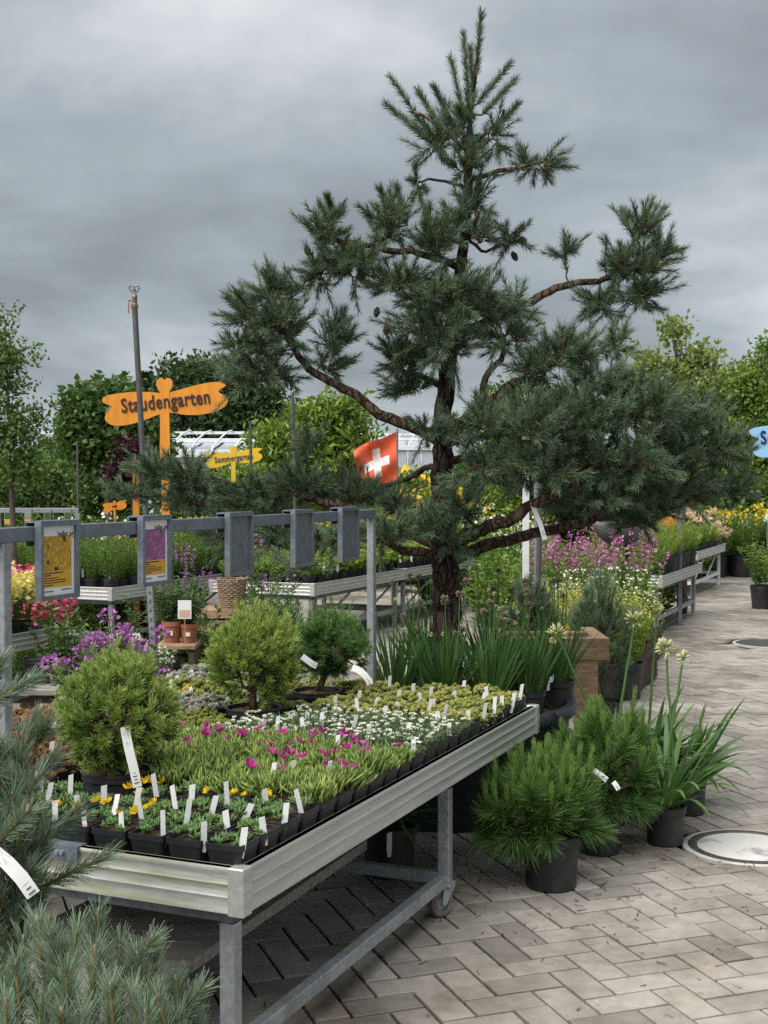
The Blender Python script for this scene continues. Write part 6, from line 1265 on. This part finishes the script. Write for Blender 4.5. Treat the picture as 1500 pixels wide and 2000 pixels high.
# ------------------------------------------------------------------ greenhouses
M['glass'] = mat_plain('greenhouse_glass', (0.46, 0.51, 0.55), (0.36, 0.41, 0.45), 0.5, 0.2, spec=0.6)
def greenhouse(label, x0, x1, d, zg, zr):
    t = thing('greenhouse', label, 'greenhouse', (0, d, 0), 0, 'greenhouses behind the trees'); W = 5.0; n = int((x1 - x0) / 0.42)
    xs = np.linspace(x0, x1, n + 1)
    for a, b in zip(xs[:-1], xs[1:]):
        g = Geo(); g.box(a + 0.04, b - 0.04, -0.02, 0.0, 0.3, zg - 0.08); ob('wall_pane', g, M['glass'], t)
        g = Geo(); V = [(a + 0.04, 0, zg), (b - 0.04, 0, zg), (b - 0.04, W / 2, zr), (a + 0.04, W / 2, zr)]; V += [(x, y, z - 0.03) for x, y, z in V]; g.add(V, [(0, 1, 2, 3), (7, 6, 5, 4), (0, 4, 5, 1), (1, 5, 6, 2), (2, 6, 7, 3), (3, 7, 4, 0)]); ob('roof_pane', g, M['glass'], t)
    for x in xs:
        g = Geo(); g.bar((x, -0.02, 0), (x, -0.02, zg), 0.04); ob('mullion', g, M['white_paint'], t)
        a = np.linspace(0, 1.45, 9); g = Geo(); g.tube(np.stack([np.full(9, x) + 0.3 * np.sin(a), 0.3 + 1.6 * (1 - np.cos(a)), zg + 0.05 + (zr - zg + 0.20) * np.sin(a)], -1), 0.022, 5); ob('hoop', g, M['white_paint'], t)
    for y, z, w in ((-0.05, zg, 0.16), (W / 2, zr + 0.05, 0.10), (1.75, zr + 0.20, 0.06)):
        g = Geo(); g.bar((x0 - 0.3, y, z), (x1 + 0.3, y, z), 0.10, w); ob('gutter', g, M['white_paint'], t)
greenhouse('long white-framed greenhouse with hooped roof behind the orange sign', P(60, 0, 27)[0], P(490, 0, 27)[0], 27.0, P(0, 886, 27)[2], P(0, 858, 27)[2])
greenhouse('white-framed greenhouse glimpsed behind the flag', P(690, 0, 46)[0], P(850, 0, 46)[0], 46.0, P(0, 875, 46)[2], P(0, 856, 46)[2])

# ------------------------------------------------------------------ far rail with sign cards on the left and rail on the right
dR = 13.2
t = thing('card_rail', 'distant grey rail with small plant cards beyond the snapdragons', 'rail', (0, dR, 0)); zR = P(0, 997, dR)[2]
g = Geo(); g.bar((P(-20, 0, dR)[0], 0, zR), (P(148, 0, dR)[0], 0, zR), 0.04, 0.05); ob('beam', g, M['galv'], t)
for px_ in (-10, 146): g = Geo(); x = P(px_, 0, dR)[0]; g.bar((x, 0, 0), (x, 0, zR - 0.026), 0.05, up=(1, 0, 0)); ob('post', g, M['galv'], t)
for k, px_ in enumerate((10, 50, 88, 128)):
    x = P(px_, 0, dR)[0]; c = thing('hanging_card', 'small hanging plant card in a white frame on the distant card rail', 'plant card', (x, dR - 0.035, zR - 0.145), 0, 'plant cards on the distant rail', 0.78)
    g = Geo(); g.box(-0.045, 0.045, -0.006, 0.0, 0, 0.215); ob('frame', g, M['galv'], c)
    g = Geo(); g.box(-0.038, 0.038, -0.009, -0.0065, 0.075, 0.16); ob('photo_print', g, M['herb_dark'] if k != 1 else M['wood_grey'], c); g = Geo(); g.box(-0.038, 0.038, -0.009, -0.0065, 0.012, 0.072); ob('text_panel', g, M['amber'] if k < 2 else M['herb'], c)
    g = Geo(); g.box(-0.03, 0.03, 0.001, 0.016, 0.18, 0.2135); ob('hook', g, M['galv'], c)
dR2 = 23.0; t = thing('card_rail', 'grey rail above the yellow-flowered bushes at the end of the path', 'rail', (0, dR2, 0)); zR = P(0, 1005, dR2)[2]
g = Geo(); g.bar((P(1415, 0, dR2)[0], 0, zR), (P(1560, 0, dR2)[0], 0, zR), 0.035, 0.035); ob('beam', g, M['galv'], t)
for px_ in (1420, 1470, 1495, 1550): g = Geo(); x = P(px_, 0, dR2)[0]; g.bar((x, 0, 0), (x, 0, zR - 0.018), 0.04, up=(1, 0, 0)); ob('post', g, M['galv'], t)
for px_, py_, lb in ((1406, 1022, 'tilted white price card left of the grey rail over the bushes'), (1460, 1025, 'tilted white price card under the grey rail'), (1499, 1012, 'white price card at the last rail post')):
    c = P(px_, py_, 22.2); t = thing('price_card', lb, 'price card', (c[0], 22.2, 0), 0, 'price cards over the bushes'); g = Geo(); g.tube([[0, 0.01, 0], [0, 0.01, c[2]]], 0.008, 5); ob('stick', g, M['galv'], t)
    g = Geo(); g.box(-0.055, 0.055, -0.006, 0.0, -0.07, 0.07); o = ob('card', g, M['white_card'], t); o.location = (0, 0, c[2]); o.rotation_euler = (0, R(25), 0)

# ------------------------------------------------------------------ bushes, shrubs and trees behind
GY = 'yellow-flowered bushes at the end of the path'
for px_ in np.arange(1375, 1540, 14):
    d = rng.uniform(20.5, 23.5); put('yellow_bush', 'flowering_bush', 'yellow-flowered bush in a black pot at the end of the path', 'bush', (P(px_, 0, d)[0], d, 0), GY, 1.75)
for px_, d, lb in ((1500, 15.6, 'leafy bush in a black pot on the far side of the path'), (1535, 15.0, 'taller leafy bush on the far side of the path')):
    put('bush_mid', 'path_bush', lb, 'bush', (P(px_, 0, d)[0], d, 0), None, 1.35)
block('blush', 'blush_shrub', 'shrub with cream and blush flowers behind the white-legged bench', 'shrub', 'blush flowered shrubs behind the path-side benches', strip(1335, 1385, 19, 22, 6), 1.7)
block('bush_mid', 'green_shrub', 'green leafy shrub behind the perennial block', 'shrub', 'green shrubs behind the perennial block', strip(960, 1300, 13.4, 15.5, 18), 1.6)
block('white_cloud', 'white_shrub', 'white flowered perennial behind the braced benches', 'perennial', 'white perennials behind the braced benches', strip(840, 1050, 15.0, 17.5, 10), 1.9)
block('yellow_bush', 'yellow_shrub', 'yellow-green flowering shrub behind the pine trunk', 'shrub', 'yellow-green shrubs behind the trunk', strip(740, 900, 18.5, 21, 10), 2.6)
block('feathery', 'tall_grass', 'tall feathery green perennial standing between the benches and the sign cards', 'perennial', 'tall feathery perennials near the sign cards', strip(20, 330, 14.5, 16.3, 22), 2.6)
block('white_cloud', 'white_perennial', 'white flowered perennial around the small orange sign', 'perennial', 'white perennials by the small orange sign', strip(60, 320, 13.0, 14.3, 10), 1.9)
block('gold_daisy', 'gold_perennial', 'golden flowered perennial behind the sign rail', 'perennial', 'golden perennials behind the sign rail', strip(100, 330, 12.6, 13.6, 9), 2.2)

def leaf_tree(name, label, cat, base, blobs, nleaf, ls_, mat, trunk_r=0.05, clump=0.16, aspect=0.55, per=46, drop=0.0, group=None, limbs=True):
    """tapered trunk, limbs to every blob, leaves in small clumps spread through each blob (world metres)"""
    base = np.array(base, float); t = thing(name, label, cat, base, 0, group); blobs = [(np.array(c) - base, np.array(r, float)) for c, r in blobs]
    top = max(b[0][2] for b in blobs); ctr = np.mean([b[0] for b in blobs], 0)
    tp = np.array([ctr[0] * 0.8, ctr[1] * 0.8, top * 0.9]); pts, rd = resample([np.zeros(3), np.array([tp[0] * 0.2, 0, top * 0.35]), np.array([tp[0] * 0.6, 0, top * 0.65]), tp], np.array([1, 0.8, 0.55, 0.2]) * trunk_r, 0.12, trunk_r * 0.15)
    g = Geo(); g.tube(pts, rd, 9); ob('trunk', g, M['bark_plain'], t, smooth=True)
    g = Geo(); lg = Geo(); vol = np.array([np.prod(r) ** 0.7 for _, r in blobs]); vol /= vol.sum()
    for (c, r), v in zip(blobs, vol):
        n = max(3, int(nleaf * v / per)); d = norm(rng.normal(size=(n, 3))); q = rng.random(n) ** 0.42 * (1 + 0.16 * np.clip(rng.normal(size=n), -2, 1.2)); cc = c + d * r * q[:, None]
        st = pts[np.argmin(np.abs(pts[:, 2] - max(c[2] - r[2] * 0.8, 0.1 * top)))]
        lg.tube([st, (st + c) / 2 + [0, 0, -0.05 * np.linalg.norm(c - st)], c], [trunk_r * 0.4, trunk_r * 0.28, trunk_r * 0.14], 6, cap=False)
        for x in cc[:: 2]: lg.tube([c, (c + x) / 2 + rng.normal(0, 0.03, 3), x], [trunk_r * 0.13, trunk_r * 0.1, trunk_r * 0.06], 4, cap=False)
        C = np.repeat(cc, per, 0) + np.clip(rng.normal(0, 1, (n * per, 3)), -1.7, 1.7) * clump * np.array([1, 1, 0.75]); ct = np.repeat(rng.normal(0, 0.13, n), per)
        D = norm(rng.normal(size=C.shape) + np.array([0, 0, 0.1 - drop]))
        g.leaves(C, D, ls_ * rng.uniform(0.65, 1.2, len(C)), ls_ * aspect * rng.uniform(0.7, 1.2, len(C)), np.clip(0.45 + ct + rng.normal(0, 0.15, len(C)), 0, 1))
    ob('limbs', lg, M['bark_plain'], t, stuff=True); ob('crown', g, M[mat], t, stuff=True)
    return t
def blob(cx, cy, rx, ry, d, rd_=None, dd=0.0):
    m = d / F_PX; return (P(cx, cy, d + dd), (rx * m, (rd_ or rx * m * 0.8), ry * m))
def gx(px_, d): return (P(px_, 0, d)[0], d, 0)
leaf_tree('young_tree', 'airy young tree with thin upright crown at the edge of the yard', 'tree', gx(22, 11.5), [blob(10, 640, 22, 32, 11.5), blob(28, 690, 40, 30, 11.5), blob(15, 740, 42, 30, 11.5), blob(40, 820, 40, 38, 11.5), blob(10, 850, 48, 52, 11.5), blob(40, 900, 60, 45, 11.5), blob(-30, 700, 40, 60, 11.5), blob(-30, 800, 40, 60, 11.5)], 5200, 0.055, 'tree_a', 0.035, 0.085)
leaf_tree('maple_tree', 'broad-leaved green tree under the left wing of the orange sign', 'tree', gx(205, 15), [blob(190, 800, 50, 38, 15), blob(235, 840, 62, 42, 15), blob(165, 850, 36, 34, 15), blob(265, 880, 42, 38, 15), blob(210, 880, 42, 38, 15), blob(225, 790, 30, 30, 15)], 11000, 0.095, 'tree_a', 0.06, 0.14, 0.75)
leaf_tree('bright_tree', 'bright green tree with drooping leaves behind the flag', 'tree', gx(640, 21), [blob(635, 815, 52, 38, 21), blob(600, 850, 52, 45, 21), blob(670, 860, 50, 48, 21), blob(660, 800, 26, 24, 21), blob(540, 870, 45, 40, 21), blob(610, 910, 80, 50, 21)], 9000, 0.17, 'tree_b', 0.07, 0.17, 0.34, drop=0.7)
leaf_tree('dark_tree', 'large dark tree rising behind the orange sign', 'tree', gx(400, 32), [blob(360, 745, 48, 34, 32), blob(420, 740, 60, 38, 32), blob(460, 790, 60, 55, 32), blob(330, 800, 45, 45, 32), blob(400, 810, 70, 55, 32), blob(520, 800, 40, 55, 32), blob(470, 850, 60, 40, 32), blob(555, 830, 34, 44, 32)], 14000, 0.19, 'tree_d', 0.14, 0.26, 0.5)
leaf_tree('pale_tree', 'pale yellow-green tree with loose branches above the path', 'tree', gx(1340, 15), [blob(1315, 655, 24, 22, 15), blob(1260, 700, 36, 30, 15), blob(1335, 700, 34, 34, 15), blob(1385, 700, 34, 28, 15), blob(1300, 750, 55, 34, 15), blob(1370, 750, 50, 36, 15), blob(1250, 760, 36, 34, 15), blob(1320, 640, 14, 10, 15), blob(1320, 820, 70, 50, 15)], 4600, 0.085, 'tree_c', 0.05, 0.095, 0.5)
leaf_tree('lime_tree', 'full yellow-green tree beyond the light blue sign', 'tree', gx(1560, 19), [blob(1440, 760, 55, 42, 19), blob(1500, 750, 60, 50, 19), blob(1470, 820, 80, 55, 19), blob(1420, 830, 50, 50, 19), blob(1540, 820, 60, 70, 19), blob(1470, 890, 90, 50, 19), blob(1400, 770, 34, 30, 19), blob(1495, 700, 26, 22, 19)], 17000, 0.088, 'tree_b', 0.08, 0.14, 0.5)
leaf_tree('dark_tree', 'deep green tree filling the gap behind the end of the path', 'tree', gx(1440, 27), [blob(1400, 950, 60, 50, 27), blob(1460, 940, 70, 55, 27), blob(1530, 930, 60, 70, 27), blob(1350, 960, 60, 45, 27), blob(1430, 1000, 90, 30, 27)], 9000, 0.17, 'tree_a', 0.1, 0.22, 0.5)
leaf_tree('young_tree', 'light green tree showing between the pine trunk and its limbs', 'tree', gx(990, 24), [blob(985, 790, 45, 34, 24), blob(1060, 800, 50, 40, 24), blob(1010, 850, 70, 50, 24), blob(1130, 820, 60, 50, 24), blob(1070, 900, 90, 50, 24)], 6000, 0.16, 'tree_a', 0.08, 0.2, 0.5)
leaf_tree('slim_tree', 'small-leaved tree cut by the edge of the yard beyond the blue sign', 'tree', gx(1530, 14), [blob(1515, 680, 22, 26, 14), blob(1540, 720, 40, 40, 14)], 1200, 0.07, 'tree_a', 0.03, 0.09)
leaf_tree('copper_shrub', 'dark purple-leaved shrub below the orange sign', 'shrub', gx(255, 13.6), [blob(262, 880, 24, 20, 13.6), blob(240, 915, 26, 26, 13.6), blob(272, 920, 26, 30, 13.6)], 2000, 0.075, 'copper', 0.02, 0.07, 0.5)
GS = 'garden shrubs in front of the greenhouse'
SHR = [(20, 930, 50, 42, 15.5, 'tree_a'), (85, 935, 48, 40, 16.5, 'tree_a'), (140, 930, 40, 45, 17.5, 'tree_d'), (190, 945, 45, 38, 16.0, 'tree_a'), (60, 905, 40, 34, 20, 'tree_d'), (110, 900, 34, 34, 21, 'tree_a'), (240, 955, 40, 36, 18, 'tree_d'), (310, 950, 50, 40, 19, 'tree_a'), (380, 950, 60, 44, 22, 'tree_d'), (450, 940, 55, 44, 20, 'tree_b'), (520, 945, 60, 48, 22, 'tree_a'), (600, 955, 60, 44, 23, 'tree_b'), (690, 955, 60, 40, 24, 'tree_d'), (760, 965, 50, 34, 24, 'tree_a'), (830, 960, 50, 40, 22, 'tree_b'), (930, 950, 60, 50, 26, 'tree_a'), (1010, 960, 60, 45, 24, 'tree_b'), (1100, 950, 70, 55, 26, 'tree_d'), (1190, 950, 60, 50, 26, 'tree_a'), (1270, 950, 60, 50, 25, 'tree_d'), (1330, 985, 40, 35, 21, 'tree_b'), (-20, 960, 40, 50, 14, 'tree_a')]
adj = ['low', 'broad', 'dense', 'loose', 'rounded', 'tall', 'ragged', 'spreading', 'leafy', 'bushy']
near_ = {0: 'near the airy young tree', 1: 'behind the distant card rail', 2: 'below the greenhouse gutter', 3: 'beside the copper shrub', 4: 'behind the card rail shrubs', 5: 'against the greenhouse wall', 6: 'under the orange sign', 7: 'behind the orange sign stake', 8: 'behind the yellow sign', 9: 'in front of the yellow sign', 10: 'next to the yellow sign', 11: 'under the bright drooping tree', 12: 'behind the flag', 13: 'beside the flag pole', 14: 'behind the pine trunk', 15: 'behind the white post', 16: 'beyond the perennial block', 17: 'behind the pink spires', 18: 'behind the grey bowl', 19: 'behind the orange panel', 20: 'behind the path-side bench', 21: 'at the foot of the airy young tree'}
for i, (cx_, cy_, rx, ry, d, mt) in enumerate(SHR):
    m = d / F_PX; zc_ = P(0, cy_, d)[2]; col_ = {'tree_a': 'green', 'tree_b': 'light green', 'tree_d': 'dark green'}[mt]
    bl = [blob(cx_, cy_, rx, ry, d), (np.array([P(cx_, 0, d)[0], d, zc_ * 0.45]), (rx * m * 1.05, rx * m * 0.8, zc_ * 0.5))]
    leaf_tree('garden_shrub', adj[i % 10] + ' ' + col_ + ' shrub ' + near_[i], 'shrub', gx(cx_, d), bl, 3600, 0.0052 * d + 0.005, mt, 0.03, 0.085 + 0.004 * d * 0.5, 0.5, group=GS)
# spruces far behind
def spruce(label, px_, pyt, d, wpx):
    z = P(0, pyt, d)[2]; t = thing('spruce_tree', label, 'tree', gx(px_, d), 0, 'dark spruces behind the greenhouse'); m = d / F_PX
    g = Geo(); g.tube([[0, 0, 0], [0, 0, z]], [0.18, 0.02], 7); ob('trunk', g, M['bark_plain'], t); ng = Geo(); B, T = [], []
    for q in np.linspace(0.02, 0.75, 30):
        for a in rng.random(7) * 6.28:
            r = wpx * m * (q ** 0.8) * rng.uniform(0.6, 1.1); b = np.array([0, 0, z * (1 - q * 0.6)]); B.append(b); T.append(b + np.array([math.cos(a) * r, math.sin(a) * r, -0.28 * r]))
    needles(ng, B, T, 60, 0.34, 0.09, spread=(0.6, 1.1), tint=0.3, tvar=0.2); ob('crown', ng, M['tree_d'], t, stuff=True)
spruce('dark spruce tip above the greenhouse nearest the airy tree', 152, 762, 58, 60); spruce('taller dark spruce behind the broad-leaved tree', 188, 748, 60, 60); spruce('dark spruce behind the leaning sprinkler post', 283, 728, 62, 55); spruce('dark spruce beside the big dark tree', 262, 752, 64, 50)
# hedge closing the yard
hd_ = thing('hedge', 'long dark clipped hedge closing the yard behind everything', 'hedge', (0, 52, 0))
g = Geo(); n = 26000; C = np.stack([rng.uniform(-26, 26, n), rng.uniform(-0.8, 0.8, n), 2.35 * rng.random(n) ** 0.8 + rng.normal(0, 0.08, n)], -1); g.leaves(C, rng.normal(size=(n, 3)), 0.32, 0.18, np.clip(rng.normal(0.4, 0.2, n), 0, 1)); ob('foliage', g, M['tree_d'], hd_, stuff=True)
g = Geo(); g.box(-26, 26, -0.35, 0.35, 0, 1.9); ob('branchwork', g, M['tree_d'], hd_)

# ------------------------------------------------------------------ fallen needles and leaf bits on the paving
g = Geo(); n = 420; X = rng.uniform(-0.4, 2.4, n); Y = rng.uniform(3.6, 8.5, n); w_ = rng.random(n) < 0.7
X = np.where(w_, 0.75 + rng.normal(0, 0.45, n), X); Y = np.where(w_, 5.0 + rng.normal(0, 0.5, n), Y); an = rng.random(n) * 6.28
D = np.stack([np.cos(an), np.sin(an), np.zeros(n)], -1); g.blades(np.stack([X, Y, np.full(n, 0.0045)], -1), D + [0, 0, 0.02], rng.uniform(0.012, 0.05, n), rng.uniform(0.0015, 0.005, n), tip=0.5, droop=True)
tag(ob('litter', g, M['soil'], stuff=True), 'fallen brown needles and leaf bits scattered on the paving', 'litter', kind='stuff')
